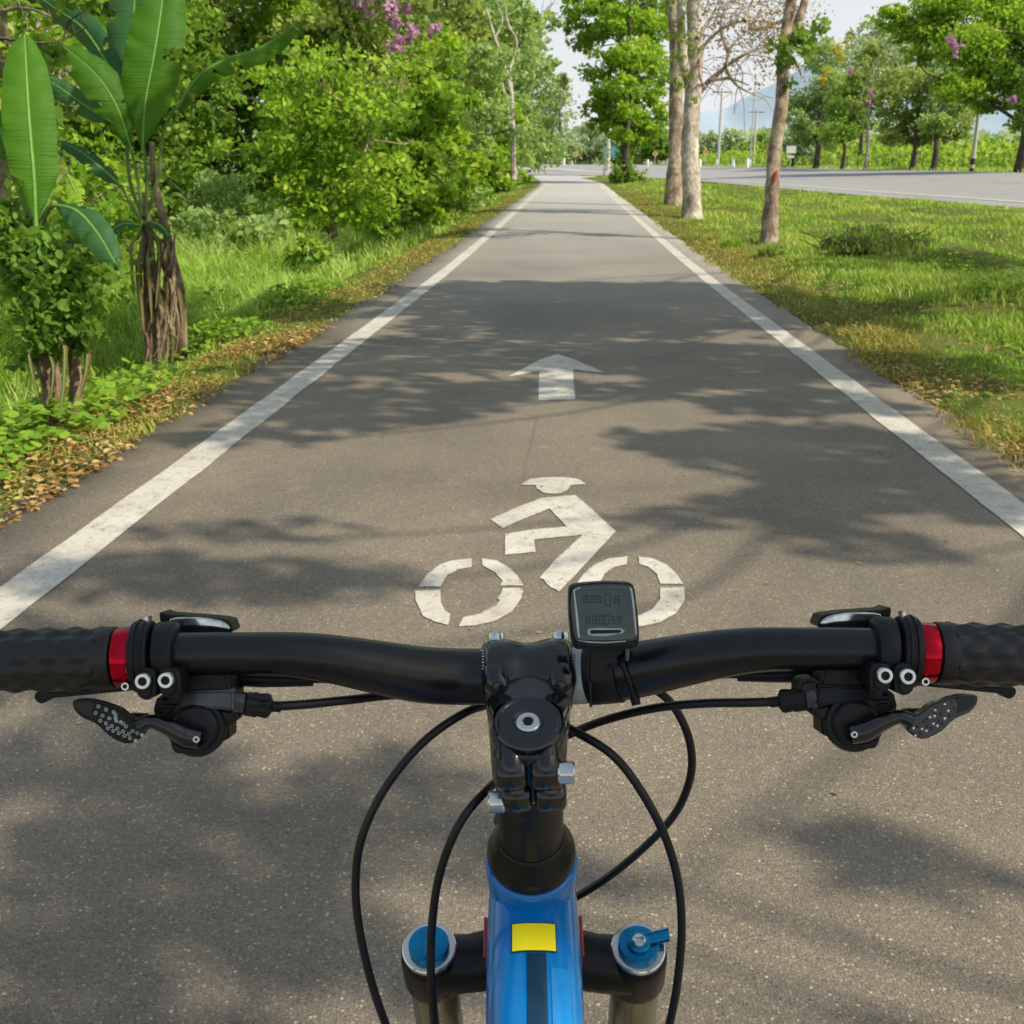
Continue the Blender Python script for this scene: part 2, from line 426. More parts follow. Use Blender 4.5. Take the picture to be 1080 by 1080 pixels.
for nm, xc, s in (('edge_line', -1.71, 1), ('edge_line', 1.74, -1)):
    y2 = py_[py_ < 113]
    bend = -sm((y2-100)/14)*.8
    e = edge_noise(y2, 20+s, .006)
    strip(nm, y2, xc-.085+bend+e, xc+.085+bend+edge_noise(y2, 30+s, .006), 2, .0035, M['paint'])

# highway
FE = np.array([(33,-400),(33,-50),(34,0),(32,60),(30,90),(27,130),(21,190),(8,270),(-30,310),(-90,330),(-160,340)], float)
NEp = np.array([(24,-400),(19,-50),(17,0),(14.4,34),(12.5,50),(9.9,80),(7.2,100),(4,114),(-1,122),(-9,130),(-28,145),(-60,170),(-140,220)], float)
def curve_s(P, m):
    d = np.concatenate([[0], np.cumsum(np.linalg.norm(np.diff(P,axis=0),axis=1))]); 
    # the long first straight gets few stations
    return P
def resample(P, m):
    k = np.linspace(0, len(P)-1, m)
    return np.stack([np.interp(k, np.arange(len(P)), P[:,0]), np.interp(k, np.arange(len(P)), P[:,1])], 1)
FE = catmull([(*p,) for p in FE], 8); NEc = catmull([(*p,) for p in NEp], 8)
A_, B_ = resample(NEc, 160), resample(FE, 160)
def ribbon(name, t0, t1, zoff, mat, nx=8, i0=0, i1=160):
    t = np.linspace(t0, t1, nx)
    XY = A_[i0:i1,None,:]*(1-t)[None,:,None]+B_[i0:i1,None,:]*t[None,:,None]
    Z = gz(XY[...,0], XY[...,1])
    V = np.concatenate([XY, Z[...,None]+zoff], -1)
    n = V.shape[0]; V = V.reshape(-1,3); i = (np.arange(n-1)[:,None]*nx+np.arange(nx-1)[None,:]).ravel()
    o = link(name, npmesh(name, V, np.stack([i,i+1,i+nx+1,i+nx],1)), mat, None, True, None); tag(o, kind='structure'); return o
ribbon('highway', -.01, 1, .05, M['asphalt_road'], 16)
ribbon('highway_edge_line', .07, .09, .066, M['paint'], 2)
ribbon('highway_edge_line', .93, .942, .066, M['paint'], 2)
for i0 in range(20, 150, 5): ribbon('highway_lane_line', .5, .51, .066, M['paint'], 2, i0, i0+3)

# painted symbols
def zp(pts):                                    # from the 3.375x crop with origin 420,360
    return [(420+x/3.375, 360+y/3.375) for x, y in pts]
def decal(name, polys, z=.0032):
    bm = bmesh.new()
    for poly in polys:
        P = []
        m = len(poly)
        for i in range(m):                      # slightly ragged edges
            a, b = Vector(poly[i]), Vector(poly[(i+1) % m]); k = max(1, int((b-a).length/3.5))
            for j in range(k):
                q = a+(b-a)*(j/k); P.append(q+Vector((random.uniform(-.25,.25), random.uniform(-.2,.2))))
        vs = []
        for q in P:
            w = gp(q.x, q.y); vs.append(bm.verts.new((w.x, w.y, g1(w.x, w.y)+z)))
        f = bm.faces.new(vs)
        if f.normal.z < 0: f.normal_flip()
    bmesh.ops.triangulate(bm, faces=bm.faces)
    for f in bm.faces:
        f.normal_update()
        if f.normal.z < 0: f.normal_flip()
    me = bpy.data.meshes.new(name); bm.to_mesh(me); bm.free()
    return link(name, me, M['paint'], None, False)
ar = decal('arrow_marking', [zp([(393,127),(505,66),(566,47),(622,64),(737,114),(622,101),(630,208),(498,212),(503,108)])])
tag(ar, 'white straight ahead arrow painted on the asphalt cycle path', 'road marking')
helmet = [(436,512),(470,492),(520,486),(590,485),(640,492),(668,510),(612,514),(604,530),(580,542),(550,545),(515,540),(494,526),(490,514)]
body = [(328,636),(350,626),(430,590),(510,560),(630,549),(690,600),(774,679),(690,770),(625,840),(572,893),(560,884),(545,880),(530,866),(518,850),(503,846),(560,780),(655,692),(560,700),(484,708),(490,752),(380,762),(380,688),(480,672),(600,662),(538,597),(470,625),(420,645),(372,668)]
def arcband(cx, cy, ro, ri, sx_o, sx_i, a0, a1):
    out = [(cx+math.cos(R(a))*ro*sx_o, cy-math.sin(R(a))*ro) for a in np.linspace(a0, a1, 9)]
    inn = [(cx+math.cos(R(a))*ri*sx_i, cy-math.sin(R(a))*ri) for a in np.linspace(a1, a0, 9)]
    return out+inn
w1 = [[(72,876),(100,835),(150,796),(200,781),(262,776),(262,806),(215,814),(175,836),(150,876)],
      [(298,776),(350,783),(400,812),(430,845),(446,872),(362,872),(372,855),(345,825),(300,800)],
      [(60,890),(150,888),(152,930),(165,960),(186,974),(178,1013),(130,1000),(88,980),(62,925)],
      [(372,882),(446,880),(440,915),(405,965),(340,1000),(270,1015),(214,1017),(232,985),(290,972),(345,945),(362,925),(352,918),(365,900)]]
w2 = [[(636,864),(660,830),(700,796),(750,776),(816,768),(814,796),(770,806),(735,830),(718,864)],
      [(856,768),(910,776),(960,800),(995,835),(1014,866),(932,866),(920,830),(890,805),(858,795)],
      [(932,880),(1018,878),(1020,925),(990,970),(930,1003),(860,1018),(805,1018),(800,988),(860,978),(905,955),(932,920)],
      [(634,880),(712,880),(716,920),(735,955),(780,982),(776,1018),(710,1000),(655,962),(636,925)]]
cy_ = decal('cyclist_marking', [zp(p) for p in [helmet, body]+w1+w2])
tag(cy_, 'white stencilled cyclist symbol painted on the asphalt path', 'road marking')

# ------------------------------------------------------------------ grass and litter (uncountable)
def blades(P, h, w, lean, rg, tint):
    n = len(P); a = rg.uniform(0, 2*math.pi, n); d = np.stack([np.cos(a), np.sin(a), np.zeros(n)], 1)
    s = np.stack([-np.sin(a), np.cos(a), np.zeros(n)], 1)
    L = (lean*rg.uniform(.2,1.5,n)*h)[:,None]
    z = np.array([0,0,1.])
    p0 = P; p1 = P+z*(h*.55)[:,None]+d*L*.3; p2 = P+z*(h*rg.uniform(.75,1,n))[:,None]+d*L
    w = w[:,None]
    V = np.stack([p0-s*w*.5, p0+s*w*.5, p1+s*w*.4, p1-s*w*.4, p2], 1).reshape(-1,3)
    b = np.arange(n)*5
    Fq = np.stack([b,b+1,b+2,b+3],1); Ft = np.stack([b+3,b+2,b+4],1)
    return V, [Fq, Ft], np.concatenate([tint, tint+.08])
def field(name, boxes, mat, hfun, dens, keep=None, seed=3, lean=.5, wk=1.0, tintf=None):
    rg = np.random.default_rng(seed); Ps = []
    for (x0, x1, y0, y1, dn) in boxes:
        m = int((x1-x0)*(y1-y0)*dn); Ps.append(np.stack([rg.uniform(x0,x1,m), rg.uniform(y0,y1,m)],1))
    P = np.concatenate(Ps)
    pn = np.array([noise.noise(Vector((p[0]*.9, p[1]*.9, seed))) for p in P])
    pn2 = np.array([noise.noise(Vector((p[0]*.28, p[1]*.28, seed+5))) for p in P])
    k = rg.uniform(0,1,len(P)) < np.clip(.78+pn*1.6, .05, 1)
    if keep is not None: k &= keep(P[:,0], P[:,1], pn)
    P, pn, pn2 = P[k], pn[k], pn2[k]
    h = hfun(P[:,0], P[:,1], pn, pn2)*rg.uniform(.5,1.25,len(P))
    dist = np.hypot(P[:,0], P[:,1])
    w = (.006+.0007*dist)*rg.uniform(.6,1.4,len(P))*wk
    tint = np.clip(.47+.40*pn+.35*pn2+rg.normal(0,.18,len(P))+.4*(rg.uniform(0,1,len(P)) < .07), 0, 1) if tintf is None else tintf(P, pn, pn2, rg)
    V, Fs, tt = blades(np.stack([P[:,0], P[:,1], gz(P[:,0],P[:,1])-.02],1), h, w, lean, rg, tint)
    o = link(name, npmesh(name, V, Fs, np.clip(tt,0,1)), mat, None, False); tag(o, kind='stuff'); return o

rightb = [(2.0,6.5,2.2,9,1400),(2.0,9,9,16,680),(2.0,13,16,26,280),(2.0,14,26,45,120),(2.0,13,45,75,40),(0,10,75,112,16)]
def keepR(X, Y, pn): return (X > pb(Y)+2.14+.08*np.sin(Y*2.3)+.12*np.sin(Y*.6+2)+.14*pn) & (X < xe(Y)-.25)
field('verge_grass', rightb, M['grass'], lambda X,Y,a,b: (.03+.06*sm((X-2.4)/1.6)+.17*np.clip(b+.05,0,1)*sm((X-2.6)/1)+.10*np.clip(a,0,1)*sm((X-2.6)/1)) , 0, keepR, 3, .7)
leftb = [(-4.2,-2.1,2.6,9,1100),(-7,-2.1,9,16,480),(-6,-2.1,16,26,260),(-5,-2.1,26,60,90),(-8,-2.1,60,112,20)]
def keepL(X, Y, pn): return X < pb(Y)-2.20-.10*np.sin(Y*1.9+1)-.12*np.sin(Y*.55)-.16*pn
field('verge_grass', leftb, M['grass'], lambda X,Y,a,b: .03+.10*sm((-X-2.5)/1.2)+.05*np.clip(a,0,1)*sm((-X-2.5)/1), 0, keepL, 4, .6)
field('tall_meadow_grass', [(-7.5,-3.1,5,9,800),(-10,-3.0,9,16,620),(-13,-3.0,16,27,300),(-9,-3.1,27,45,70)], M['grass_tall'],
      lambda X,Y,a,b: .10+.42*sm((-X-3.0)/1.6)+.42*np.clip(a+b,-.25,1), 0, lambda X,Y,pn: X < -3.0-.2*pn, 5, .75, 1.0)
field('roadside_grass', [(30,60,20,110,14),(22,60,110,190,7)], M['grass_tall'], lambda X,Y,a,b: .35+.3*np.clip(a,0,1), 0,
      lambda X,Y,pn: X > np.interp(Y, [0,60,90,130,190],[34.3,32.3,30.3,27.3,21.3]), 6, .4, 1.3)

M['grass_dry'] = leafmat('grass_dry', G((.0,(.16,.09,.02)),(.4,(.38,.24,.06)),(.75,(.52,.44,.12)),(1,(.38,.46,.08))), .35, .7, .6)
field('dry_edge_grass', [(-2.75,-2.05,2.4,9,1300),(-2.8,-2.05,9,22,420),(-2.9,-2.05,22,50,90)], M['grass_dry'], lambda X,Y,a,b: .03+.05*np.clip(a+.4,0,1), 0, lambda X,Y,pn: X < -2.12-.10*np.sin(Y*1.9+1)-.12*np.sin(Y*.55)-.18*pn, 14, 1.0, .9)
field('dry_edge_grass', [(1.98,2.7,2.4,9,1200),(1.98,3.0,9,22,300),(2.0,3.4,22,50,90),(2.6,8,4,16,60)], M['grass_dry'], lambda X,Y,a,b: .04+.07*np.clip(a+.4,0,1), 0, lambda X,Y,pn: X > 2.04+.08*np.sin(Y*2.3)+.12*np.sin(Y*.6+2)+.16*pn, 15, 1.0, .9)
def litter(name, boxes, seed, mat=M['litter'], size=.055, up=.7):
    rg = np.random.default_rng(seed); Ps = []
    for (x0,x1,y0,y1,dn,pw) in boxes:
        m = int(abs(x1-x0)*(y1-y0)*dn); u = rg.uniform(0,1,m)**pw; Ps.append(np.stack([x0+(x1-x0)*u, rg.uniform(y0,y1,m)],1))
    P = np.concatenate(Ps)
    pn = np.array([noise.noise(Vector((p[0]*1.3, p[1]*.8, seed))) for p in P]); k = rg.uniform(0,1,len(P)) < np.clip(.5+1.6*pn, .04, 1)
    P = P[k]
    P3 = np.stack([P[:,0], P[:,1], np.maximum(gz(P[:,0],P[:,1]), np.where(np.abs(P[:,0])<2.1, gz(np.clip(P[:,0],-2.1,2.1),P[:,1]), -9))+rg.uniform(.004,.03,len(P))],1)
    o = leafobj(name, P3, size, mat, None, up, False, rg=rg); tag(o, kind='stuff'); return o
litter('leaf_litter', [(-2.08,-2.95,2.5,9,1300,1.3),(-2.05,-3.0,9,20,420,1.2),(-2.1,-3,20,45,90,1)], 12, size=.034)
litter('leaf_litter', [(2.08,2.75,2.5,9,900,1.3),(2.05,3.4,9,20,220,1.),(2.1,4.5,20,40,50,1),(3,6,4,14,60,1)], 13, size=.036)
# sparse crumbs on the asphalt
rg = np.random.default_rng(5)
Pc = np.stack([rg.uniform(-2.1,2.05,900), rg.uniform(1.2,14,900)],1)
kk = (rg.uniform(0,1,900) < .25+.75*(np.abs(Pc[:,0])/2.1)**4); Pc = Pc[kk]
o = leafobj('leaf_crumbs', np.stack([Pc[:,0],Pc[:,1],gz(Pc[:,0],Pc[:,1])+.004],1), .016, M['litter'], None, .93, False, rg=rg); tag(o, kind='stuff')
# low broad-leaved weeds along the left verge
def weeds(name, spots, seed, size, n, mat=M['weed'], hz=.22, kind='stuff'):
    rg = np.random.default_rng(seed); P = []; T = []
    for (x, y, r) in spots:
        m = int(n*r*r); q = rg.normal(0, .5, (m,2))*r; X = x+q[:,0]; Y = y+q[:,1]; e = np.exp(-(q**2).sum(1)/(r*r))
        P.append(np.stack([X, Y, gz(X,Y)+hz*e*rg.uniform(.1,1,m)],1)); T.append(rg.uniform(.2,.9,m))
    P = np.concatenate(P); k = np.abs(P[:,0]) > 2.35
    o = leafobj(name, P[k], size, mat, None, .65, False, np.concatenate(T)[k], 1.6, rg=rg); tag(o, kind=kind); return o
weeds('ground_cover_weeds', [(-2.95,3.9,.5),(-2.8,4.5,.45),(-2.75,5.1,.45),(-2.85,5.7,.5),(-3.3,4.6,.5),(-3.2,3.3,.5),(-3.6,6.2,.6),(-2.9,6.6,.35),(-3.1,8.8,.5),(-3.0,11,.5),(-3.3,12.6,.6)], 21, .055, 1900)
weeds('ground_cover_weeds', [(3.2,6.5,.35),(3.9,8.2,.5),(5.2,9.5,.5),(4.4,11,.6),(6.3,12.2,.7),(3.4,12.6,.4),(7.4,15,.8),(5.6,15.5,.6),(4.2,4.9,.3),(8.5,18,1)], 23, .05, 700, hz=.22)
weeds('ground_cover_weeds', [(-4.5,9,1),(-5.5,11,1.2),(-4.2,12.5,1),(-3.8,10.5,.8),(-5.2,7.6,1),(-7,12.5,1.4),(-5,15,1.2),(-7.2,16,1.5)], 22, .07, 260, hz=.4)

# ------------------------------------------------------------------ sun direction and the shade trees
AZ, EL = R(109), R(43)
SUN = Vector((math.sin(AZ)*math.cos(EL), math.cos(AZ)*math.cos(EL), math.sin(EL)))
# shaded patches on the ground (photo pixel ellipse) -> leaf sprays on the branches of the roadside trees
def shade_spray(px, py, rx, ry, cover, rg, h0, h1, la=.0052):
    c = gp(px, py); a = gp(px+rx, py); b0 = gp(px, py-ry); b1 = gp(px, py+ry)
    wx = abs(a.x-c.x); wy = abs(b0.y-b1.y)/2; cy2 = (b0.y+b1.y)/2
    area = math.pi*wx*wy; n = int(area*cover/la)
    P = []
    while len(P) < n:
        m = n*2; u = rg.uniform(-1,1,(m,2)); u = u[(u**2).sum(1) < 1]
        X = c.x+u[:,0]*wx; Y = cy2+u[:,1]*wy
        e = 1-(u**2).sum(1)
        for x, y, ee in zip(X, Y, e):
            nz = noise.noise(Vector((x*2.0, y*2.0, 3.1)))+.5*noise.noise(Vector((x*5, y*5, 1)))
            if (nz+ee*1.6-.45 if cover < 2.2 else ee-.25+.3*nz) > rg.uniform(-.12,.12): P.append((x, y))
            if len(P) >= n: break
        if len(P) < 4: break
    P = np.array(P); h = rg.uniform(h0, h1, len(P)); t = h/SUN.z
    X = P[:,0]+SUN.x*t; Y = P[:,1]+SUN.y*t; Z = gz(P[:,0],P[:,1])+h
    return np.stack([X,Y,Z],1)

SH = {  # tree key: (base X, Y), ellipses
 0: ((7.6,-1.2), [(170,950,230,130,1.9),(400,850,110,60,1.0),(90,800,170,45,1.5),(350,1010,80,45,.9),(925,905,74,36,2.6)]),
 1: ((7.4,3.4), [(230,612,250,28,1.5),(60,700,140,50,1.3),(500,900,60,30,.8),(850,536,130,26,1.7),(920,575,90,24,.8),(690,548,60,10,.9),(250,560,160,14,.5)]),
 2: ((7.8,6.2), [(860,480,180,34,1.9),(760,470,120,18,1.1),(980,520,140,34,1.7),(350,440,150,16,1.3),(260,460,110,12,.8)]),
 3: ((7.3,9.6), [(620,330,270,34,2.0),(520,372,230,24,1.1),(760,385,190,26,1.9),(390,418,190,20,1.3),(600,412,150,13,1.1),(330,388,150,14,.8),(840,425,140,18,1.3),(60,375,120,40,1.3)]),
 4: ((7.6,13.2), [(620,305,240,9,2.0),(300,330,80,12,1.5),(880,330,120,20,1.6),(980,390,110,22,1.2)]),
}
def bike_spray(rg):  # unseen leaves added overhead along the sun direction to shade the handlebar
    n = 1500; X = rg.uniform(-.62,.55,n); Y = rg.uniform(.47,.9,n)
    k = np.array([noise.noise(Vector((x*3, y*3, 4)))+.62 > rg.uniform(0,.5) for x, y in zip(X, Y)]); X, Y = X[k], Y[k]
    h = rg.uniform(4.6, 5.8, len(X)); t = (h-.95)/SUN.z
    return np.stack([X+SUN.x*t, Y+SUN.y*t, h],1)
def shade_tree(k, base, ells):
    rg = np.random.default_rng(100+k); bx, by = base; bz = g1(bx, by)
    root = empty('roadside_tree', (bx, by, bz)); o3 = np.array([bx,by,bz])
    tag(root, ['spreading roadside tree beside the cyclist at the right hand verge', 'spreading roadside tree just ahead of the handlebar on the right verge', 'spreading roadside tree second ahead on the right verge outside the picture', 'spreading roadside tree whose crown shades the painted arrow', 'spreading roadside tree before the leaning trunk on the right verge'][k], 'tree', 'shade trees standing along the right verge')
    tr = catmull([(0,0,-.1,.22),(.05,.05,1.5,.17),(-.05,.1,3.2,.14),(0,0,4.6,.10)], 6); parts = [tube_vf(tr[:,:3], tr[:,3], 12, .06)]
    allP = []
    for e in ells:
        P = shade_spray(*e, rg, 5.2, 7.0, .0024 if k < 2 else .0052)-o3
        if e is ells[-1] and k == 0: allP.append(bike_spray(rg)-o3)
        allP.append(P); c = P.mean(0)-np.array([0,0,.3]); a = tr[rg.integers(14,19)]
        parts.append(tube_vf(limb(a[:3], c, rg, .08), [.022,.016,.010], 6, .04))
        for q in P[rg.integers(0, len(P), 9)]: parts.append(tube_vf(limb(c, q, rg, .1, 4), [.016,.004], 5))
    # own crown over the trunk
    Pq, tt = crown_pts([(3.6,0,5.6,1.6,1.5,1.1),(4.8,.3,5.0,1.5,1.4,.9)], 2200, rg); allP.append(Pq)
    V, Fq = merge(parts); link('trunk', npmesh('trunk', V, Fq), M['bark_tan'], root, True, 60)
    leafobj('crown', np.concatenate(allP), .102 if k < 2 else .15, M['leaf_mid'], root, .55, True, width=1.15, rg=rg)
for k, (b, e) in SH.items(): shade_tree(k, b, e)

# ------------------------------------------------------------------ right hand trees in view
def base_at(px, py):
    p = gp(px, py); return (p.x, p.y, p.z)
def rel(px, py, d, base):
    w = W(px, py, d); return (w.x-base[0], w.y-base[1], w.z-base[2])
def dist_of(base): # depth along the view axis
    v = YROT.inverted() @ Vector((base[0], base[1], base[2]-EYE)); return v.dot(FWD)
def seed_crown(h, r, rg=None):
    return [(0,0,h,r,r,r*.6)]
# leaning slender trunk
b = base_at(812,257); d = dist_of(b)
def lean_extra(root, rg):
    tube('side_stem', catmull([rel(829,50,d,b),rel(842,22,d+.05,b),rel(852,-12,d+.1,b),rel(862,-60,d+.1,b)],6), [.09,.075,.05], M['bark_tan'], root, 10)
    # low hanging leafy twigs beside the trunk
    pth = [rel(826,60,d,b), rel(838,64,d-.2,b), rel(846,82,d-.3,b)]
    tube('twig', catmull(pth,5), [.03,.012], M['bark_tan'], root, 6)
    P, tt = crown_pts([(*rel(838,55,d-.2,b),.32,.3,.4),(*rel(850,40,d,b),.35,.3,.3),(*rel(824,78,d-.2,b),.2,.2,.3)], 240, rg, .4, 12)
    leafobj('hanging_leaves', P, .17, M['leaf_dark'], root, .2, False, tt, rg=rg)
    tube('trunk_mark', [rel(815.0,195,d-.155,b), rel(817.6,187,d-.150,b), rel(819.5,180,d-.142,b)], [.015,.045,.02], pmat('red_mark',(.34,.05,.04),.8,var=.5), root, 8)
tree('leaning_tree', 'slim leaning tan barked tree with a red mark on its trunk', b,
     [(*rel(811,262,d,b),.19),(*rel(813,225,d,b),.14),(*rel(816,170,d,b),.125),(*rel(824,110,d,b),.12),(*rel(827,50,d,b),.115),(*rel(836,-10,d,b),.10),(*rel(846,-90,d,b),.09)],
     [(-1.2,.2,6.2,1.9,1.5,.9),(.8,.6,6.6,1.7,1.5,1.0),(-.2,-.8,7.2,1.8,1.5,1.),(-2.6,.3,6.8,1.3,1.0,.7)], 3800, .16, M['leaf_mid'], M['bark_tan'], None, lf=.93, seed=31, extra=lean_extra, seg=14)
# pale double trunk
b = base_at(729,231); d = dist_of(b)
def bare_extra(root, rg):
    tube('side_stem', catmull([rel(729,95,d,b),rel(720,60,d-.1,b),rel(718,10,d-.1,b),rel(716,-60,d-.1,b)],6), [.14,.13,.09], M['bark_pale'], root, 10)
    main = [(732,105),(748,85),(765,70),(770,50),(790,30),(805,5)]
    lst = [main, [(765,70),(790,55),(815,48)], [(748,85),(770,83),(790,90)], [(768,55),(760,30),(765,5)], [(735,60),(755,35),(785,22),(830,25)],[(735,40),(752,15),(762,-10)],[(740,55),(738,80),(745,95)],[(790,30),(812,28),(840,10)],[(765,70),(775,88),(795,100)],[(785,22),(792,5),(800,-15)]]
    parts = []
    for i, L in enumerate(lst):
        pth = catmull([np.array(rel(x, y, d+rg.normal(0,.25), b)) for x, y in L], 5); parts.append(tube_vf(pth, [.10 if i==0 else .06, .04, .015], 7, .05))
        for _ in range(6):
            s = pth[rg.integers(3, len(pth))]; e = s+rg.normal(0,1,3)*np.array([.8,.5,.55])
            parts.append(tube_vf(limb(s, e, rg, .14, 4), [.017,.005], 4))
            for _ in range(1): parts.append(tube_vf(limb(e, e+rg.normal(0,.4,3), rg, .15, 3), [.009,.004], 3))
    V, Fq = merge(parts); link('bare_limb', npmesh('bare_limb', V, Fq), M['twig'], root, True, 60)
    P, tt = crown_pts([(*rel(800,20,d,b),1.3,1,.8),(*rel(780,50,d,b),1.1,.9,.8),(*rel(835,30,d,b),1.1,1,.6),(*rel(770,20,d,b),1,.9,.9),(*rel(810,75,d,b),.9,.8,.5),(*rel(790,10,d,b),1.6,1.2,1.0)], 2600, rg, .35, 12)
    leafobj('dry_leaves', P, .085, M['leaf_dry'], root, .3, True, tt, rg=rg)
    P, tt = crown_pts([(*rel(712,75,d-.4,b),.3,.3,.5),(*rel(722,60,d-.4,b),.4,.3,.9),(*rel(728,90,d-.4,b),.35,.3,.5),(*rel(712,20,d-.3,b),.4,.3,.6)], 260, rg, .3, 12)
    leafobj('vine_leaves', P, .15, M['leaf_olive'], root, .3, True, tt, rg=rg)
tree('pale_trunk_tree', 'thick pale trunked tree with bare dry branches reaching right', b,
     [(*rel(730,238,d,b),.40),(*rel(730,220,d,b),.28),(*rel(728,170,d,b),.245),(*rel(729,120,d,b),.235),(*rel(733,70,d,b),.22),(*rel(732,10,d,b),.2),(*rel(736,-60,d,b),.15)],
     [(-1.,.2,7.8,2.2,1.7,1.),(-2.8,.3,7.6,1.4,1.4,.8),(1.,.2,8.4,2,1.7,1.)], 3000, .18, M['leaf_mid'], M['bark_pale'], None, lf=.93, seed=33, extra=bare_extra, seg=16)
b = base_at(712,217); d = dist_of(b)
tree('pale_trunk_tree', 'pinkish brown trunk standing just behind the thick pale one', b,
     [(*rel(710,221,d,b),.38),(*rel(711,190,d,b),.27),(*rel(713,140,d,b),.24),(*rel(713,90,d,b),.24),(*rel(714,50,d,b),.24),(*rel(708,0,d,b),.2),(*rel(704,-60,d,b),.15)],
     [(-1.2,.2,9.2,2,1.6,1.),(1,.2,9.6,2,1.6,1)], 2200, .2, M['leaf_olive'], M['bark_tan'], None, lf=.93, seed=34, seg=14)
# leafy tree with ivy on its foot
b = base_at(659,193); d = dist_of(b)
def ivy(root, rg):
    P, tt = crown_pts([(*rel(658,185,d,b),.9,.7,1.0),(*rel(656,170,d,b),.6,.6,1.0),(*rel(664,187,d,b),1.2,.8,.5),(*rel(660,150,d,b),.5,.5,1.2),(*rel(661,130,d,b),.45,.5,1.2),(*rel(660,165,d,b),.45,.5,1.2)], 3200, rg, .3, 20)
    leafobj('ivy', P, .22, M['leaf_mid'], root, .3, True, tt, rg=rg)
px = d/1100
tree('leafy_roadside_tree', 'tall leafy green tree with ivy round the foot of its trunk', b,
     [(0,0,-.2,.36),(0,0,1.5,.24),(.1,0,4,.17),(.2,.1,7,.13),(0,0,10,.10),(0,0,13,.05)],
     [(*rel(x,y,d+dd,b), r*px, r*px*.9, rz*px) for x,y,r,rz,dd in [(640,70,24,20,0),(672,58,24,18,-1),(622,40,20,16,1),(650,25,26,20,0),(685,30,26,20,0),(615,5,20,16,0),(660,-10,34,22,0),(700,5,22,24,1),(648,105,20,16,0),(677,100,22,16,1),(630,100,14,10,-1),(690,75,22,24,1),(668,128,18,12,0),(640,130,16,9,0),(655,145,14,8,-1),(628,118,16,10,0),(684,140,14,10,0),(672,150,10,8,0),(662,60,18,14,-3),(657,92,16,12,-3),(664,118,14,10,-3),(655,20,18,16,-3),(660,142,10,8,-2),(695,125,12,16,0),(604,25,8,10,0)]],
     17000, .34, M['leaf_bright'], M['bark_dark'], None, seed=35, extra=ivy, clump=.33, shell=.4)

# ------------------------------------------------------------------ left hand growth
def bushtree(X, Y, h, r, mat, n, leaf, seed, label, name='wild_tree', group='wild trees along the left of the path', low=.15, k=7, bark='bark_dark', extra=None, quad=True, cat='tree', per=30, clump=.32):
    rg = np.random.default_rng(seed); z = g1(X, Y); bl = []
    for i in range(k):
        f = low+(1-low)*((i+rg.uniform(.1,.9))/k); a = i*2.4+seed+rg.normal(0,.5); rad = r*rg.uniform(.15,.95); q = r*rg.uniform(.28,.66)
        bl.append((math.cos(a)*rad, math.sin(a)*rad, h*f*.93, q, q*rg.uniform(.8,1.2), max(.22,h*rg.uniform(.06,.17))))
    for i in range(5):
        a = rg.uniform(0,6.28); q = r*rg.uniform(.15,.3); rad = r*rg.uniform(1.0,1.35)
        bl.append((math.cos(a)*rad, math.sin(a)*rad, h*rg.uniform(max(.25,low),1.02), q, q, q*.7))
    bl.append((0,0,h*.5,r*.5,r*.5,h*.3))
    return tree(name, label, (X,Y,z), [(0,0,-.1,.05+h*.018),(rg.normal(0,.1),0,h*.3,.03+h*.014),(rg.normal(0,.2),rg.normal(0,.2),h*.6,.02+h*.01),(rg.normal(0,.2),0,h*.9,.03)],
                bl, n, leaf, mat, M[bark], group, seed=seed, extra=extra, quad=quad, cat=cat, per=per, clump=clump)
def pink(spots):
    def f(root, rg):
        b = np.array(root.location)
        for s in spots:
            q = W(*s[:3]); q = np.array(q)-b
            P, tt = crown_pts([(*q, s[3], s[3]*.7, s[3]*1.1)], s[4], rg, .35, 12, .2)
            leafobj('blossom', P, .14, M['blossom'], root, .3, True, tt, rg=rg)
    return f
# bright young tree overhanging the verge
FLAT[0] = .3
bushtree(-4.3, 19.5, 3.6, 1.45, M['leaf_bright'], 7600, .12, 51, 'bright green bushy tree leaning over the left verge', quad=False, low=.22, k=15, bark='bark_tan', clump=.42, per=22)
bushtree(-6.8, 24.5, 3.0, 1.1, M['leaf_mid'], 4200, .13, 81, 'lower mid green bush left of the bright overhanging tree', quad=False, low=.08, k=9, clump=.4, per=20)
bushtree(-3.9, 25, 2.6, .8, M['leaf_soft'], 3000, .12, 82, 'pale green weedy bush right of the bright overhanging tree', quad=False, low=.08, k=8, clump=.4, per=20)
FLAT[0] = .5
bushtree(-3.3, 23.5, 3.2, 1.0, M['leaf_bright'], 8000, .16, 52, 'bright green bush between the overhanging tree and the farther thicket', low=.1, k=8)
bushtree(-6.3, 27.5, 5.4, 1.5, M['leaf_bright'], 9000, .15, 53, 'mid green tree behind the bright overhanging one', k=10)
bushtree(-3.9, 15.6, .45, .5, M['weed'], 900, .11, 54, 'low bright shrub in the meadow in front of the overhanging tree', name='meadow_shrub', group=None, cat='shrub', k=4)
bushtree(-3.4, 20.4, .55, .4, M['leaf_mid'], 1200, .09, 66, 'small dark green shrub at the left edge of the path', name='meadow_shrub', group=None, cat='shrub', k=4)
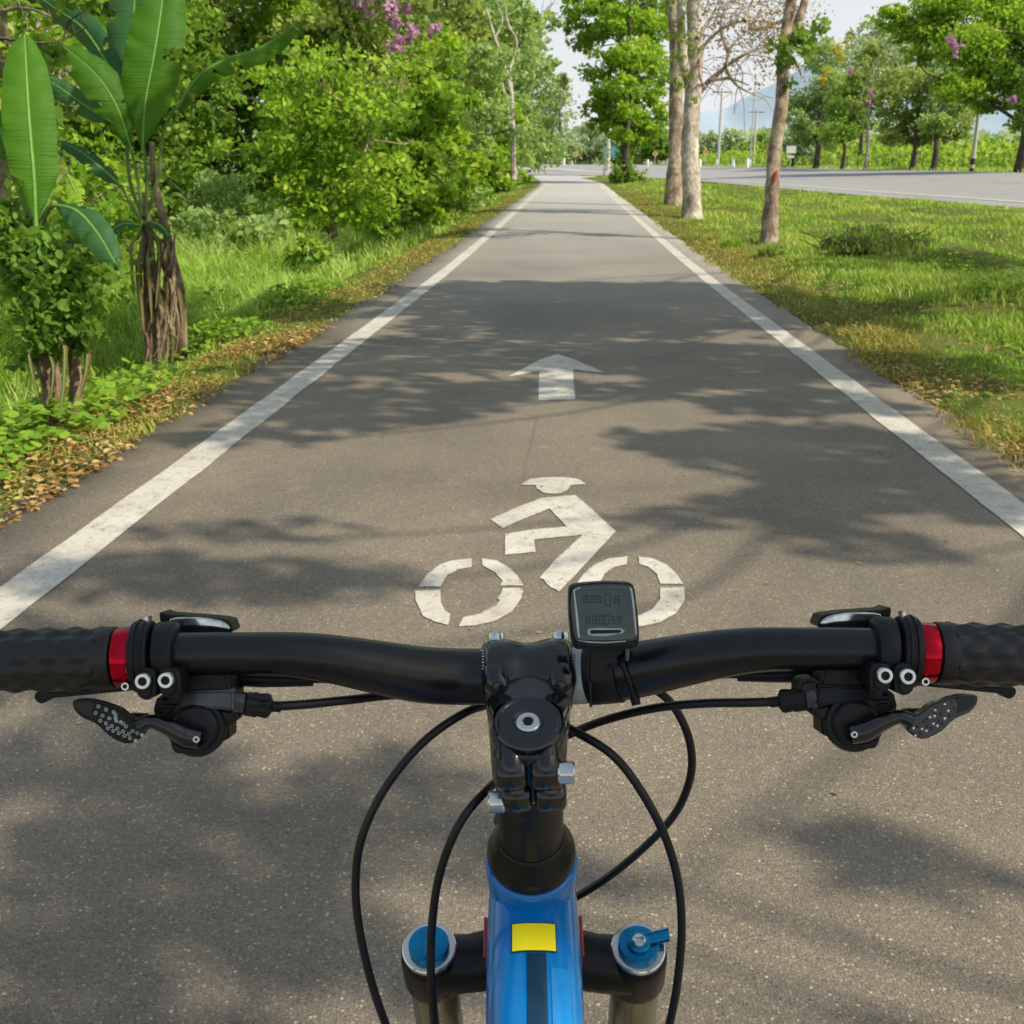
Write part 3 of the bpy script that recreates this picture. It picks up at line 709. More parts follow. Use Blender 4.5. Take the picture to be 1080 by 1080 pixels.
# vine hung wall
bushtree(-8.9, 23, 6.8, 1.9, M['leaf_mid'], 14000, .16, 55, 'dark tree hung with creepers behind the banana plants', k=14, low=.05)
bushtree(-7.4, 30, 8.0, 2.2, M['leaf_bright'], 13000, .17, 56, 'creeper covered light green tree right of the dark one', k=14, low=.05)
bushtree(-11.8, 21.5, 7.4, 2.2, M['leaf_bright'], 11000, .17, 57, 'tall creeper hung tree at the back of the meadow', k=14, low=.05)
bushtree(-15, 25, 8.4, 2.8, M['leaf_mid'], 9000, .2, 58, 'tall wild tree farthest left behind the banana plants', k=12, low=.05)
bushtree(-5.2, 27, 7.8, 2.2, M['leaf_olive'], 12000, .18, 59, 'olive tree with sprays of pink blossom', k=12, low=.1,
         extra=pink([(410,14,23.4,.30,100),(385,5,23.4,.24,70),(418,46,23.2,.20,70),(410,62,23.2,.14,45),(432,34,23.4,.18,60),(456,30,23.4,.20,50),(432,10,23.6,.1,20)]))
bushtree(-9.5, 29, 9, 3, M['leaf_olive'], 9000, .22, 60, 'high olive crown above the creeper wall', k=12, low=.2)
bushtree(-12.5, 30, 10, 3.2, M['leaf_mid'], 8000, .24, 61, 'high green crown behind the creeper wall to the far left', k=12, low=.2)
bushtree(-3.9, 30, 5.0, 1.5, M['leaf_bright'], 8000, .18, 62, 'yellowish green thicket tree beyond the overhanging one', k=9, low=.08)
bushtree(-3.8, 36, 5.5, 1.6, M['leaf_soft'], 8000, .2, 63, 'green thicket tree beside the path at middle distance', k=9, low=.05)
bushtree(-5.8, 34, 8.4, 2.3, M['leaf_soft'], 9000, .22, 64, 'tall green tree behind the pink blossom tree', k=10, low=.1)
bushtree(-4.6, 44, 9.0, 2.2, M['leaf_olive'], 9000, .25, 65, 'tall olive tree with pale bare limbs near the sky gap', k=10, low=.2,
         extra=lambda root, rg: [tube('bare_limb', catmull([np.array(W(x,y,39))-np.array(root.location) for x,y in L],5), [r,r*.7,r*.25], M['bark_pale'], root, 7) for L, r in (([(542,190),(541,140),(540,100),(538,70)],.11),([(540,100),(533,70),(522,40),(512,5)],.08),([(538,72),(545,45),(536,25),(532,0)],.06),([(541,140),(530,90),(526,72)],.06),([(518,150),(514,120),(510,100)],.08),([(522,40),(530,20),(520,-5)],.04))])
bushtree(-3.6, 47, 4.6, 1.5, M['leaf_bright'], 6000, .24, 67, 'low bright tree beside the path at the foot of the tall olive one', k=8, low=.05)
bushtree(-4.2, 56, 9.6, 2.2, M['leaf_soft'], 8000, .27, 68, 'tall tree whose trunk stands close to the path edge', k=10, low=.25)
bushtree(-4.0, 66, 10.5, 2.6, M['leaf_soft'], 8000, .3, 69, 'tall dark tree beyond the sunny thicket', k=10, low=.2)
bushtree(-4.4, 78, 12, 2.9, M['leaf_soft'], 9000, .34, 70, 'last tall tree on the left before the road junction', k=12, low=.3)
bushtree(-8.5, 60, 13, 4, M['leaf_soft'], 7000, .4, 71, 'high tree well behind the thicket', k=10, low=.2)
bushtree(-8, 44, 10.5, 3.2, M['leaf_soft'], 7000, .3, 72, 'high tree at the back of the thicket left of the olive one', k=10, low=.2)
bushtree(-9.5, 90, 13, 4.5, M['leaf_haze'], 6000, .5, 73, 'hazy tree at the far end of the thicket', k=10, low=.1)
bushtree(-15, 36, 11, 4, M['leaf_soft'], 7000, .3, 79, 'high tree far back at the left edge', k=10, low=.1)
for i, (x, y, h, r, mt, lab) in enumerate(((-7.2,16.5,1.3,.9,'leaf_bright','bright undergrowth bush in the meadow behind the right banana stem'),(-8.6,18.6,1.8,1.1,'leaf_mid','mid green undergrowth bush against the creeper wall'),(-6.9,20.5,1.5,.9,'leaf_soft','pale undergrowth bush in the dip of the meadow'),(-10.2,17,2.2,1.2,'leaf_bright','tall bright undergrowth bush farthest left in the meadow'),(-5.6,17.6,.9,.7,'leaf_soft','low pale weed clump left of the overhanging tree'))):
    bushtree(x, y, h, r, M[mt], 2600, .12, 90+i, lab, name='undergrowth_bush', group='undergrowth bushes in the meadow', cat='bush', k=8, low=.05, quad=False, clump=.45, per=18)
# dry tangle left of and behind the banana plants
bushtree(-7.2, 12.6, 4.6, 1.5, M['leaf_olive'], 6000, .13, 74, 'tangled dry creeper tree directly behind the banana leaves', k=11, low=.05, bark='bark_tan')
bushtree(-5.6, 10.6, 3.4, 1.0, M['leaf_bright'], 3000, .12, 75, 'yellow leaved vine tangle behind the left banana plant', k=9, low=.08, bark='bark_tan')
bushtree(-9.4, 14, 5.6, 2, M['leaf_mid'], 7000, .15, 76, 'dense wild tree at the left edge behind the banana plants', k=11, low=.05)
bushtree(-4.7, 7.6, 3.2, .9, M['leaf_mid'], 2600, .12, 77, 'leafy climber mass at the left edge of the picture', k=8, low=.1)
bushtree(-3.3, 4.55, .85, .3, M['leaf_dark'], 500, .07, 78, 'small brown twigged shrub at the foot of the vine covered stems', name='meadow_shrub', group=None, cat='shrub', k=4)

# ---- banana plants
def banana_leaf(pts, width, root, mat, droop=.35, facing=None, seed=0, tears=6, thick=.011):
    rg = np.random.default_rng(seed)
    P = catmull([np.array(p, float) for p in pts], 13); n = len(P)
    T = np.gradient(P, axis=0); T /= np.linalg.norm(T, axis=1)[:,None]
    fc = np.array(facing if facing is not None else (0.25,-1,.35), float)
    V = []; nx = 8
    u = np.linspace(0, 1, n)
    prof = np.clip(np.sin(np.pi*np.clip(u*.92+.05, 0, 1))**.55, 0, 1)*np.where(u > .8, 1-((u-.8)/.2)**2.2, 1)
    prof = prof*np.minimum(1, .12+u*4)
    tearpos = rg.choice(np.arange(6, n-3), tears) if tears else []; kt = {int(t): int(rg.integers(2,6)) for t in tearpos}
    for i in range(n):
        nrm = fc-T[i]*np.dot(fc, T[i]); nrm /= np.linalg.norm(nrm); s = np.cross(T[i], nrm)
        for side in (-1, 1):
            tz = (.35 if i in tearpos else -.35 if (i-1) in tearpos else 0)*width*.22
            for k in range(nx):
                f = k/(nx-1); w = width*.5*prof[i]
                q = P[i]+s*side*f*w*math.cos(droop*f)+nrm*(.10*width*f-.30*width*f*f*droop*2)
                q = q+nrm*.006*math.sin(i*.9+side*2)*f*(1+1.5*(i in tearpos))+T[i]*(f*f*width*.12-tz*max(0,f-.3))
                V.append(q)
    V = np.array(V); Fq = []
    for i in range(n-1):
        for si in (0, 1):
            for k in range(nx-1):
                if i in tearpos and k >= kt[i] and (i+si) % 2: continue
                a = i*2*nx+si*nx+k; c = a+2*nx
                Fq.append((a, a+1, c+1, c))
    lf = link('leaf', npmesh('leaf', V, np.array(Fq), np.full(len(Fq), rg.uniform(.35,.65))), mat, root, True, None)
    tube('midrib', P, [thick, thick*.7, thick*.25], M['midrib'], lf, 6)
    return lf
# plant in the centre of the left growth
b = base_at(163,392); d = dist_of(b); dd = d
br = empty('banana_plant', b); tag(br, 'banana plant with broad upright leaves on a shaggy brown stem', 'banana plant')
def Q(x, y, o=0): return rel(x, y, dd+o, b)
tube('stem', [Q(165,398),Q(162,350),Q(160,300),Q(156,260),Q(153,225),Q(152,205)], [.075,.075,.06,.045,.04,.03], M['bark_banana'], br, 18, .16, 5)
tube('stem', [Q(192,390,.15),Q(191,340,.12),Q(186,290,.1),Q(174,240,.08),Q(163,190,.08),Q(160,150,.05)], [.05,.05,.04,.03,.028,.02], M['bark_banana'], br, 12, .18, 5)
rg = np.random.default_rng(8); parts = []
for i in range(46):
    x0 = rg.uniform(147,188); y0 = rg.uniform(230,345); x1 = x0+rg.normal(0,4); L = rg.uniform(25,75)
    V, Fq = tube_vf(catmull([Q(x0,y0,-.06-rg.uniform(0,.06)),Q((x0+x1)/2+rg.normal(2,4),y0+L*.5,-.12-rg.uniform(0,.08)),Q(x1+rg.normal(0,3),y0+L,-.14-rg.uniform(0,.06))],4), [.006,rg.uniform(.006,.022),.003], 5, .3, .3); parts.append((V,Fq))
V, Fq = merge(parts); link('dry_sheath', npmesh('dry_sheath', V, Fq), M['bark_banana'], br)
for P_ in ([Q(150,228,-.05),Q(147,200,-.1),Q(139,160,-.15)],[Q(154,228,-.05),Q(155,190,-.12),Q(151,150,-.16)],[Q(156,225),Q(168,180,0),Q(172,140,.05),Q(186,112,.1)],[Q(150,226,.05),Q(137,190,.1),Q(133,130,.2),Q(130,95,.25)],[Q(150,235,-.06),Q(138,215,-.1),Q(128,196,-.1)]):
    tube('petiole', catmull(P_,5), [.018,.011], M['stem_green'], br, 7)
banana_leaf([Q(150,162,-.16),Q(153,110,-.25),Q(162,60,-.3),Q(170,10,-.25),Q(178,-60,-.1)], .46, br, M['banana'], seed=1, facing=(.35,-1,.1), droop=.3, tears=4)
banana_leaf([Q(139,160,-.15),Q(124,115,-.3),Q(102,80,-.4),Q(66,48,-.45)], .36, br, M['banana'], seed=2, facing=(.6,-1,.5))
banana_leaf([Q(130,98,.25),Q(112,65,.3),Q(88,30,.35),Q(60,10,.4),Q(35,-8,.45)], .28, br, M['banana_grey'], seed=3, facing=(-.2,-1,.1), droop=.5)
banana_leaf([Q(140,90,.3),Q(140,50,.4),Q(142,0,.45),Q(148,-60,.45)], .52, br, M['banana_grey'], seed=4, facing=(.1,-1,.1))
banana_leaf([Q(186,114,.1),Q(210,80,.15),Q(240,62,.2),Q(272,52,.25),Q(309,28,.3)], .24, br, M['banana'], seed=5, facing=(.2,-.75,1), droop=.8, tears=9)
banana_leaf([Q(128,196,-.1),Q(112,182,-.1),Q(85,160,-.05),Q(60,148,0)], .16, br, M['banana_grey'], seed=6, facing=(0,-.6,1))
banana_leaf([Q(152,236,-.1),Q(160,234,-.2),Q(172,240,-.3),Q(178,250,-.35)], .10, br, M['banana_grey'], seed=7, facing=(0,-.6,1))
banana_leaf([Q(148,238,-.1),Q(130,236,-.2),Q(112,246,-.25)], .13, br, M['banana_grey'], seed=9, facing=(0,-.8,.8))
banana_leaf([Q(120,130,.35),Q(95,115,.4),Q(68,96,.4),Q(48,82,.4)], .2, br, M['banana_grey'], seed=19, facing=(0,-1,.5))
for i, (a, c, e) in enumerate((((150,232,-.08),(138,262,-.16),(141,318,-.18)),((156,228,-.08),(168,262,-.18),(164,325,-.2)),((150,245,-.05),(146,290,-.16),(152,350,-.2)),((160,240,0),(178,262,-.05),(186,318,-.1)),((158,238,-.1),(156,280,-.2),(160,340,-.22)),((168,262,.05),(186,300,-.02),(194,352,-.05)))):
    lf = banana_leaf([Q(*a), Q((a[0]*1.4+c[0]*.6)/2, (a[1]+c[1])/2, a[2]*.6+c[2]*.4), Q(*c), Q(*e)], .06+.025*(i % 3), br, M['withered'], seed=40+i, facing=(.3,-1,.2), droop=1.1, tears=5, thick=.006); lf.name = 'dry_leaf'
# plant smothered in vines
b = base_at(62,455); d = dist_of(b); dd = d
vr = empty('banana_plant', b); tag(vr, 'vine smothered banana plant with one tall paddle leaf at left edge', 'banana plant')
tube('stem', [Q(58,462),Q(54,400),Q(46,340),Q(42,280),Q(38,232)], [.05,.05,.045,.035,.03], M['bark_banana'], vr, 12, .12, 5)
tube('stem', [Q(78,455,.1),Q(80,410,.1),Q(76,360,.1),Q(70,310,.1)], [.035,.035,.03,.02], M['bark_banana'], vr, 10, .14, 5)
tube('stem', [Q(44,465,-.05),Q(52,420,-.05),Q(36,340,0),Q(30,290,0)], [.03,.035,.03,.02], M['bark_banana'], vr, 10, .14, 5)
for P_ in ([Q(38,240),Q(37,235,-.05),Q(37,222,-.08)],[Q(40,245),Q(50,222,-.05),Q(58,216,-.08)],[Q(36,245,.05),Q(20,200,.1),Q(2,165,.1)],[Q(40,245,.1),Q(55,200,.2),Q(70,180,.3)]):
    tube('petiole', catmull(P_,5), [.016,.012], M['stem_green'], vr, 7)
banana_leaf([Q(38,240,-.08),Q(36,190,-.12),Q(31,130,-.12),Q(28,80,-.05),Q(26,36,.05)], .27, vr, M['banana'], seed=11, facing=(.5,-1,.2), droop=.25, tears=2, thick=.012)
banana_leaf([Q(56,216,-.08),Q(80,222,-.15),Q(102,245,-.2),Q(123,280,-.25)], .18, vr, M['banana_grey'], seed=12, facing=(.2,-.8,.8), thick=.01)
banana_leaf([Q(2,165,.1),Q(-4,150,.1),Q(-18,120,.1),Q(-30,100,.1)], .2, vr, M['banana'], seed=13, facing=(.2,-1,.5), thick=.01)
banana_leaf([Q(14,172,.05),Q(6,155,.05),Q(0,135,.05),Q(-6,118,.1)], .16, vr, M['banana'], seed=17, facing=(.2,-1,.5), thick=.01)
banana_leaf([Q(70,182,.5),Q(76,195,.4),Q(80,205,.35),Q(82,215,.3)], .11, vr, M['leaf_bright'], seed=14, facing=(.2,-1,.5), thick=.008)
banana_leaf([Q(60,175,.5),Q(48,150,.45),Q(55,120,.5)], .14, vr, M['banana_grey'], seed=15, facing=(.2,-1,.5), thick=.008)
for i, (a, c, e) in enumerate((((46,330,-.06),(30,372,-.12),(40,420,-.14)),((60,335,-.04),(68,375,-.12),(64,440,-.16)),((76,330,.06),(92,375,0),(84,418,-.04)),((50,350,-.05),(56,395,-.14),(48,450,-.14)))):
    lf = banana_leaf([Q(*a), Q((a[0]*1.4+c[0]*.6)/2, (a[1]+c[1])/2, a[2]*.6+c[2]*.4), Q(*c), Q(*e)], .04+.012*(i % 3), vr, M['withered'], seed=60+i, facing=(.3,-1,.2), droop=1.1, tears=5, thick=.005); lf.name = 'dry_leaf'
rg = np.random.default_rng(77)
P, tt = crown_pts([(*Q(55,300),.20,.18,.25),(*Q(75,330,.05),.16,.15,.2),(*Q(40,350,-.05),.13,.13,.2),(*Q(20,270),.16,.15,.2),(*Q(90,290,.1),.12,.12,.15),(*Q(12,235,.1),.15,.15,.12),(*Q(88,350),.06,.08,.10),(*Q(50,385),.05,.07,.12)], 3800, rg, .35, 20, .3)
leafobj('climbing_vine', P, .055, M['leaf_mid'], vr, .15, False, tt*.6, 1.1, rg=rg)

# ------------------------------------------------------------------ far side of the road
def far_tree(px_, py_, Y, crown, mat, seed, label, r=.25, bark='bark_dark', n=12000, leaf=.33, extra=None, low=None):
    c = W(px_, py_, 1.0); o = Vector((0,0,EYE)); dv = c-o; t = Y/dv.y; X = o.x+dv.x*t; z = g1(X, Y); base = (X, Y, z)
    d = dist_of(base); k = d/1100
    bl = [(*rel(x, y, d+random.uniform(-2,2), base), rx*k, rx*k*.9, ry*k) for x, y, rx, ry in crown]
    top = max(b[2] for b in bl)
    return tree('roadside_tree', label, base, [(0,0,-.3,r*.85),(.15,0,top*.2,r*.6),(0,.2,top*.5,r*.45),(0,0,top*.85,r*.2)], bl, n, leaf, mat, M[bark], 'trees beyond the highway', seed=seed, extra=extra, clump=.34, shell=.4)
def bloom(spots, mat, n=60, size=.3):
    def f(root, rg):
        b = np.array(root.location); d = dist_of(b)
        for (x, y, r) in spots:
            q = np.array(W(x, y, d-r*d/1100-6))-b; P, tt = crown_pts([(*q, r*d/1100, r*d/1500, r*d/1100*1.3)], n, rg, .35, 12, .2)
            leafobj('blossom', P, size, mat, root, .3, True, tt, rg=rg)
    return f
far_tree(860,172,122,[(850,105,20,18),(870,120,20,16),(880,90,22,18),(850,135,16,10),(838,112,10,8),(868,60,22,18),(845,150,10,6),(858,140,22,12),(875,150,14,8),(840,125,14,10)], M['leaf_soft'],201,'green tree with yellow hanging blossom across the highway', r=.45, extra=bloom([(880,50,7),(872,75,5),(866,85,4),(895,45,5),(885,62,5)], M['leaf_yellow'], 90, .3))
far_tree(888,173,112,[(895,115,22,14),(885,140,20,10),(905,95,20,14),(900,130,20,12)], M['leaf_mid'],202,'small dark tree across the highway right of the yellow blossomed one', r=.3, n=6000)
far_tree(912,172,105,[(905,80,14,14),(918,60,14,14),(915,105,14,10),(925,118,10,8),(900,110,12,7)], M['leaf_olive'],203,'thin pale stemmed tree across the highway', r=.22, bark='bark_pale', n=2600, extra=bloom([(897,74,2.5),(916,110,2.5),(918,98,2)], M['blossom'], 50, .25))
far_tree(962,171,100,[(960,110,24,20),(945,130,20,14),(965,140,26,12),(940,145,16,8),(1000,135,24,14),(1010,115,24,16),(985,125,20,16),(950,85,24,16),(980,90,20,16),(935,105,14,14)], M['leaf_olive'],204,'broad greyish green tree across the highway', r=.35, n=9000)
far_tree(984,172,95,[(985,130,18,10),(1000,110,20,14),(1010,85,22,16)], M['leaf_soft'],205,'tree across the highway with a short forked stem', r=.4, n=5000)
far_tree(1076,170,80,[(1060,30,34,26),(1020,50,34,22),(985,35,30,20),(1050,80,30,18),(1010,95,24,14),(960,30,24,16),(1075,100,24,16),(940,20,18,12),(1000,5,36,18),(1060,-5,40,20),(1090,50,30,26),(1040,110,16,8),(1085,125,14,8),(965,60,14,10)], M['leaf_bright'],206,'large spreading tree at the right edge with a spray of pink blossom', r=.55, n=26000, leaf=.32, extra=bloom([(1010,48,6),(1003,44,4),(1068,105,3)], M['blossom'], 90, .22))
far_tree(1130,172,76,[(1110,90,40,30),(1090,130,24,14),(1130,40,40,30)], M['leaf_mid'],207,'tree just beyond the right edge across the highway', r=.5, n=5000)
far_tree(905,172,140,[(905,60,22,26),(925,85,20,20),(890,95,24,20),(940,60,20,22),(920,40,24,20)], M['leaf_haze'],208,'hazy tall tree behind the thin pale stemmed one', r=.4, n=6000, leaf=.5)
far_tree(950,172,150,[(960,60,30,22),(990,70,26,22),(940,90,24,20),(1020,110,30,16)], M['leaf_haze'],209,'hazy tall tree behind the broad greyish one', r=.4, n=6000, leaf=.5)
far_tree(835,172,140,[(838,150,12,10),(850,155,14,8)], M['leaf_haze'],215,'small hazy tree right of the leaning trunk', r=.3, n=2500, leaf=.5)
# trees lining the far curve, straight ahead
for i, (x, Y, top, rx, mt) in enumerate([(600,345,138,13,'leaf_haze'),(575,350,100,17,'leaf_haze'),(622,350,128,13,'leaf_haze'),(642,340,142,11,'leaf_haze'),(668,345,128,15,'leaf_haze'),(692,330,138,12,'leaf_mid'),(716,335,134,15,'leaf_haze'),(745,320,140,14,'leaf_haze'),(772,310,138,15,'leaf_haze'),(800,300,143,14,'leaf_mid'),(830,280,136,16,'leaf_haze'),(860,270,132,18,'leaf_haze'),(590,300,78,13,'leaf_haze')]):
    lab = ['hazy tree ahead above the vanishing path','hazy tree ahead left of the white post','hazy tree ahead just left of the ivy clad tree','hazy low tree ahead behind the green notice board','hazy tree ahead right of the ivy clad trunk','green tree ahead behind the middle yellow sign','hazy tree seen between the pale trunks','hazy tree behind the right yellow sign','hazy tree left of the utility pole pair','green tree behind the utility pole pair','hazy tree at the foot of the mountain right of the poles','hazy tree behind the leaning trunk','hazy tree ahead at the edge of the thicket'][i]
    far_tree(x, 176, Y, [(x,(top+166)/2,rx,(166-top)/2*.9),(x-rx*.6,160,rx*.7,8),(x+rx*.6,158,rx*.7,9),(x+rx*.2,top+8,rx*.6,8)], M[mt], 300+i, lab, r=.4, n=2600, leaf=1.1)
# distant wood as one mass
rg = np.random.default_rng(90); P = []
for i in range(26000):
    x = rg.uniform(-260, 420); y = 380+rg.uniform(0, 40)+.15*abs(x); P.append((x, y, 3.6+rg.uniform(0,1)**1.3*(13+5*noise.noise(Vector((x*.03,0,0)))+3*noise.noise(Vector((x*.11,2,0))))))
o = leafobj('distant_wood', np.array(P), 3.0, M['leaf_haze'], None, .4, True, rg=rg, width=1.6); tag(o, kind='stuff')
# scrub behind the fence
rg = np.random.default_rng(91); P = []
for i in range(26000):
    y = rg.uniform(70, 240); x0 = np.interp(y, [60,90,130,190,240],[37,36,33,29,24]); x = x0+rg.uniform(0, 30)*1.0
    P.append((x, y, g1(x,y)+rg.uniform(0,1)**1.5*(1.8+3.0*max(0,noise.noise(Vector((x*.1,y*.1,0)))+.35)*min(1,(x-x0)/8))))
o = leafobj('roadside_scrub', np.array(P), .55, M['leaf_bright'], None, .4, True, rg=rg, width=1.4); tag(o, kind='stuff')

# mountains
def ridge(name, Y, pts, mat, seed):
    xs_ = np.array([p[0] for p in pts]); hs = np.array([p[1] for p in pts])
    X = np.linspace(xs_[0], xs_[-1], 260); H = np.interp(X, xs_, hs)
    H = H+np.array([noise.fractal(Vector((x*.004+seed,0,0)), 1, 2, 6) for x in X])*H*.10
    V = []; nrow = 14
    for j in range(nrow):
        f = j/(nrow-1)
        for x, h in zip(X, H):
            V.append((x, Y-(1-f)*Y*.22+noise.noise(Vector((x*.003,f*3,seed)))*60, h*f**1.3+noise.noise(Vector((x*.01,f*5,seed)))*h*.07*(1-f)))
    i = (np.arange(nrow-1)[:,None]*260+np.arange(259)[None,:]).ravel()
    o = link(name, npmesh(name, np.array(V), np.stack([i,i+1,i+261,i+260],1)), mat, None, True, None); tag(o, kind='structure')
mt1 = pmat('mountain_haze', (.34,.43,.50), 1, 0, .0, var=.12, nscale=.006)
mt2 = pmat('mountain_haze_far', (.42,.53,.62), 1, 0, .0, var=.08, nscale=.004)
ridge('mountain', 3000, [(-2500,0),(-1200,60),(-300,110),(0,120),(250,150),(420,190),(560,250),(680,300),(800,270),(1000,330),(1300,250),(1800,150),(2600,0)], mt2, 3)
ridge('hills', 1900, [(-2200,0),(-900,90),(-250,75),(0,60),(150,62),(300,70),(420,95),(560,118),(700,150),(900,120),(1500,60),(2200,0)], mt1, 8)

# ---- poles, signs, fence
conc = pmat('concrete', (.55,.53,.49), .8, nscale=6); steel = pmat('galvanised_steel', (.5,.5,.5), .45, .6, nscale=20)
white = pmat('white_paint', (.78,.78,.76), .6, nscale=8); blackp = pmat('black_paint', (.03,.03,.03), .6); yel = pmat('sign_yellow', (.72,.46,.12), .5, nscale=9)
wood = barkmat('weathered_post', (.10,.08,.06),(.2,.17,.14),(.32,.28,.24)); grn = pmat('sign_green', (.02,.16,.12), .5)
def at(px_, Y):
    o = Vector((0,0,EYE)); dv = W(px_, 176, 1.0)-o; t = Y/dv.y; X = dv.x*t; return (X, Y, g1(X,Y))
def hz(py_top, base):  # height above base seen at pixel row
    d = dist_of(base); w = W(540, py_top, d); return w.z-base[2]
def box_bm(bm, c, s, rot=None):
    r = bmesh.ops.create_cube(bm, size=1); 
    mtx = Matrix.Translation(Vector(c)) @ (rot.to_4x4() if rot else Matrix()) @ Matrix.Diagonal((*s,1))
    bmesh.ops.transform(bm, matrix=mtx, verts=r['verts'])
def boxo(name, c, s, mat, parent, bev=.0, rot=None):
    bm = bmesh.new(); box_bm(bm, c, s, rot)
    if bev: bmesh.ops.bevel(bm, geom=bm.edges[:], offset=bev, segments=2, affect='EDGES')
    return bmobj(name, bm, mat, parent)
def utility(px_, Y, top, label, arms=1, r=.17):
    b = at(px_, Y); root = empty('utility_pole', b); tag(root, label, 'utility pole', 'utility poles beyond the highway'); h = hz(top, b)
    tube('pole', [(0,0,-.2),(0,0,h)], [r, r*.7], conc, root, 10)
    for a in range(arms):
        z = h-.5-a*1.3; boxo('crossarm', (0,0,z), (2.6,.12,.14), wood, root)
        for dx in (-1.15,-.55,.55,1.15): tube('insulator', [(dx,0,z+.07),(dx,0,z+.16),(dx,0,z+.3)], [.04,.08,.03], white, root, 8)
    return Vector(b)+Vector((0,0,h))
t1 = utility(757,150,95,'taller utility pole with a single crossarm left of the mountain',1,.2)
t2 = utility(794,185,116,'shorter utility pole with a crossarm in front of the mountain',1,.2)
b = at(790.5,160); root = empty('lamp_post', b); tag(root, 'thin pale post standing close against the shorter utility pole','post'); h = hz(80,b)
tube('post', [(0,0,-.2),(0,0,h)], [.1,.06], steel, root, 8); tube('foot_band', [(0,0,0),(0,0,1.1)], [.2,.2], white, root, 8)
# white/black banded pole at right
b = at(1025,86); root = empty('road_pole', b); tag(root, 'pale concrete pole with a black band near its foot across the highway', 'pole'); h = 9.5
tube('pole', [(0,0,-.2),(0,0,h)], [.17,.12], conc, root, 12); tube('foot_band', [(0,0,.55),(0,0,1.0)], [.18,.178], blackp, root, 12); tube('foot_band', [(0,0,.0),(0,0,.3)], [.18,.18], blackp, root, 12)
b = at(861,126); root = empty('road_pole', b); tag(root, 'thin grey green pole between the trees across the highway', 'pole')
tube('pole', [(0,0,-.2),(0,0,6)], [.12,.09], steel, root, 8)
b = at(641,128); root = empty('road_pole', b); tag(root, 'short thick cream post left of the ivy clad tree', 'post'); h = hz(147,b)
tube('pole', [(0,0,-.2),(0,0,h*.8),(0,0,h)], [.3,.24,.2], conc, root, 10)
b = at(594.5,240); root = empty('road_pole', b); tag(root, 'small white post straight ahead at the far junction', 'post'); h = hz(161,b)
tube('pole', [(0,0,-.2),(0,0,h)], [.32,.28], white, root, 8)
b = at(637.0,112); root = empty('sapling', b); tag(root, 'bare young sapling at the junction left of the ivy clad tree', 'sapling')
tube('trunk', [(0,0,-.1),(.05,0,1.2),(0,0,2.4)], [.09,.06,.03], M['bark_tan'], root, 6)
P, tt = crown_pts([(0,0,2.0,.7,.6,.7)], 130, np.random.default_rng(4), .4, 10); leafobj('crown', P, .2, M['leaf_olive'], root, .4, True, tt)
b = at(650,190); root = empty('notice_board', b); tag(root, 'blue green notice board beside the cream post', 'sign')
boxo('panel', (0,0,2.2), (4.6,.1,2.0), pmat('teal_panel',(.10,.32,.32),.5), root, .02)
for dx in (-1.8,1.8): boxo('leg', (dx,.1,.9), (.14,.1,2.2), steel, root)
for x, Y, lab in ((607,238,'leftmost yellow warning sign at the far junction'),(690.5,215,'middle yellow warning sign seen left of the pale trunks'),(743.5,170,'right yellow warning sign seen right of the pale trunks')):
    b = at(x,Y); root = empty('road_sign', b); tag(root, lab, 'road sign'); k = Y/1100*3.4
    boxo('post', (0,0,1.3), (.14,.1,3.0), steel, root)
    boxo('panel', (0,-.09,2.0+k*.3), (k*1.25,.04,k*1.25), yel, root, .01, Matrix.Rotation(R(45),3,'Y'))
    boxo('arrow_mark', (0,-.125,2.0+k*.3), (k*.16,.02,k*.75), blackp, root); boxo('arrow_mark', (0,-.127,2.0+k*.5), (k*.5,.02,k*.14), blackp, root)
    boxo('foot_block', (-.7,0,.35), (.3,.25,.9), white, root, .02)
b = at(833,132); root = empty('road_sign', b); tag(root, 'white sign board on a post right of the leaning trunk', 'road sign')
tube('post', [(0,0,-.1),(0,0,2.6)], [.06,.06], steel, root, 8); boxo('panel', (0,-.08,2.1), (1.1,.04,.8), white, root, .01); boxo('panel', (0,-.08,1.3), (.8,.04,.25), white, root, .01)
b = at(810,150); root = empty('road_sign', b); tag(root, 'small yellow roadside marker right of the pole pair', 'road sign')
tube('post', [(0,0,-.1),(0,0,2.2)], [.06,.06], steel, root, 8); boxo('panel', (0,-.08,2.2), (1.0,.04,1.4), yel, root, .01)
for i, (x, Y) in enumerate([(683,200),(704,190),(738,160),(756,150),(773,145),(788,140)]):
    b = at(x,Y); o = tube('kilometre_post', [(0,0,-.1),(0,0,.95),(0,0,1.15)], [.25,.22,.12], white, None, 8, off=b)
    tag(o, ['white marker post left of the middle yellow sign','white marker post just left of the pale trunks','white marker post left of the right yellow sign','white marker post at the foot of the taller utility pole','white marker post between the utility poles','white marker post at the foot of the shorter utility pole'][i], 'marker post', 'white marker posts beyond the highway')
# wire fence
fr = empty('wire_fence', (36,66,0)); tag(fr, 'low wire fence on thin posts behind the trees across the highway', 'fence')
pv = None
fl = np.array([(42,62),(38.5,80),(36,100),(33,125),(30,155),(26,190)])
s = 0
fp = resample(fl, 46)
for i, (x, y) in enumerate(fp):
    z = g1(x,y); tube('fence_post', [(x-36,y-66,z-.1),(x-36,y-66,z+1.5)], [.06,.055], wood, fr, 6)
parts = []
for hgt in (.4,.8,1.15,1.42):
    parts.append(tube_vf(np.array([(x-36,y-66,g1(x,y)+hgt) for x, y in fp]), [.012,.012], 4))
V, Fq = merge(parts); link('wire', npmesh('wire', V, Fq), steel, fr)
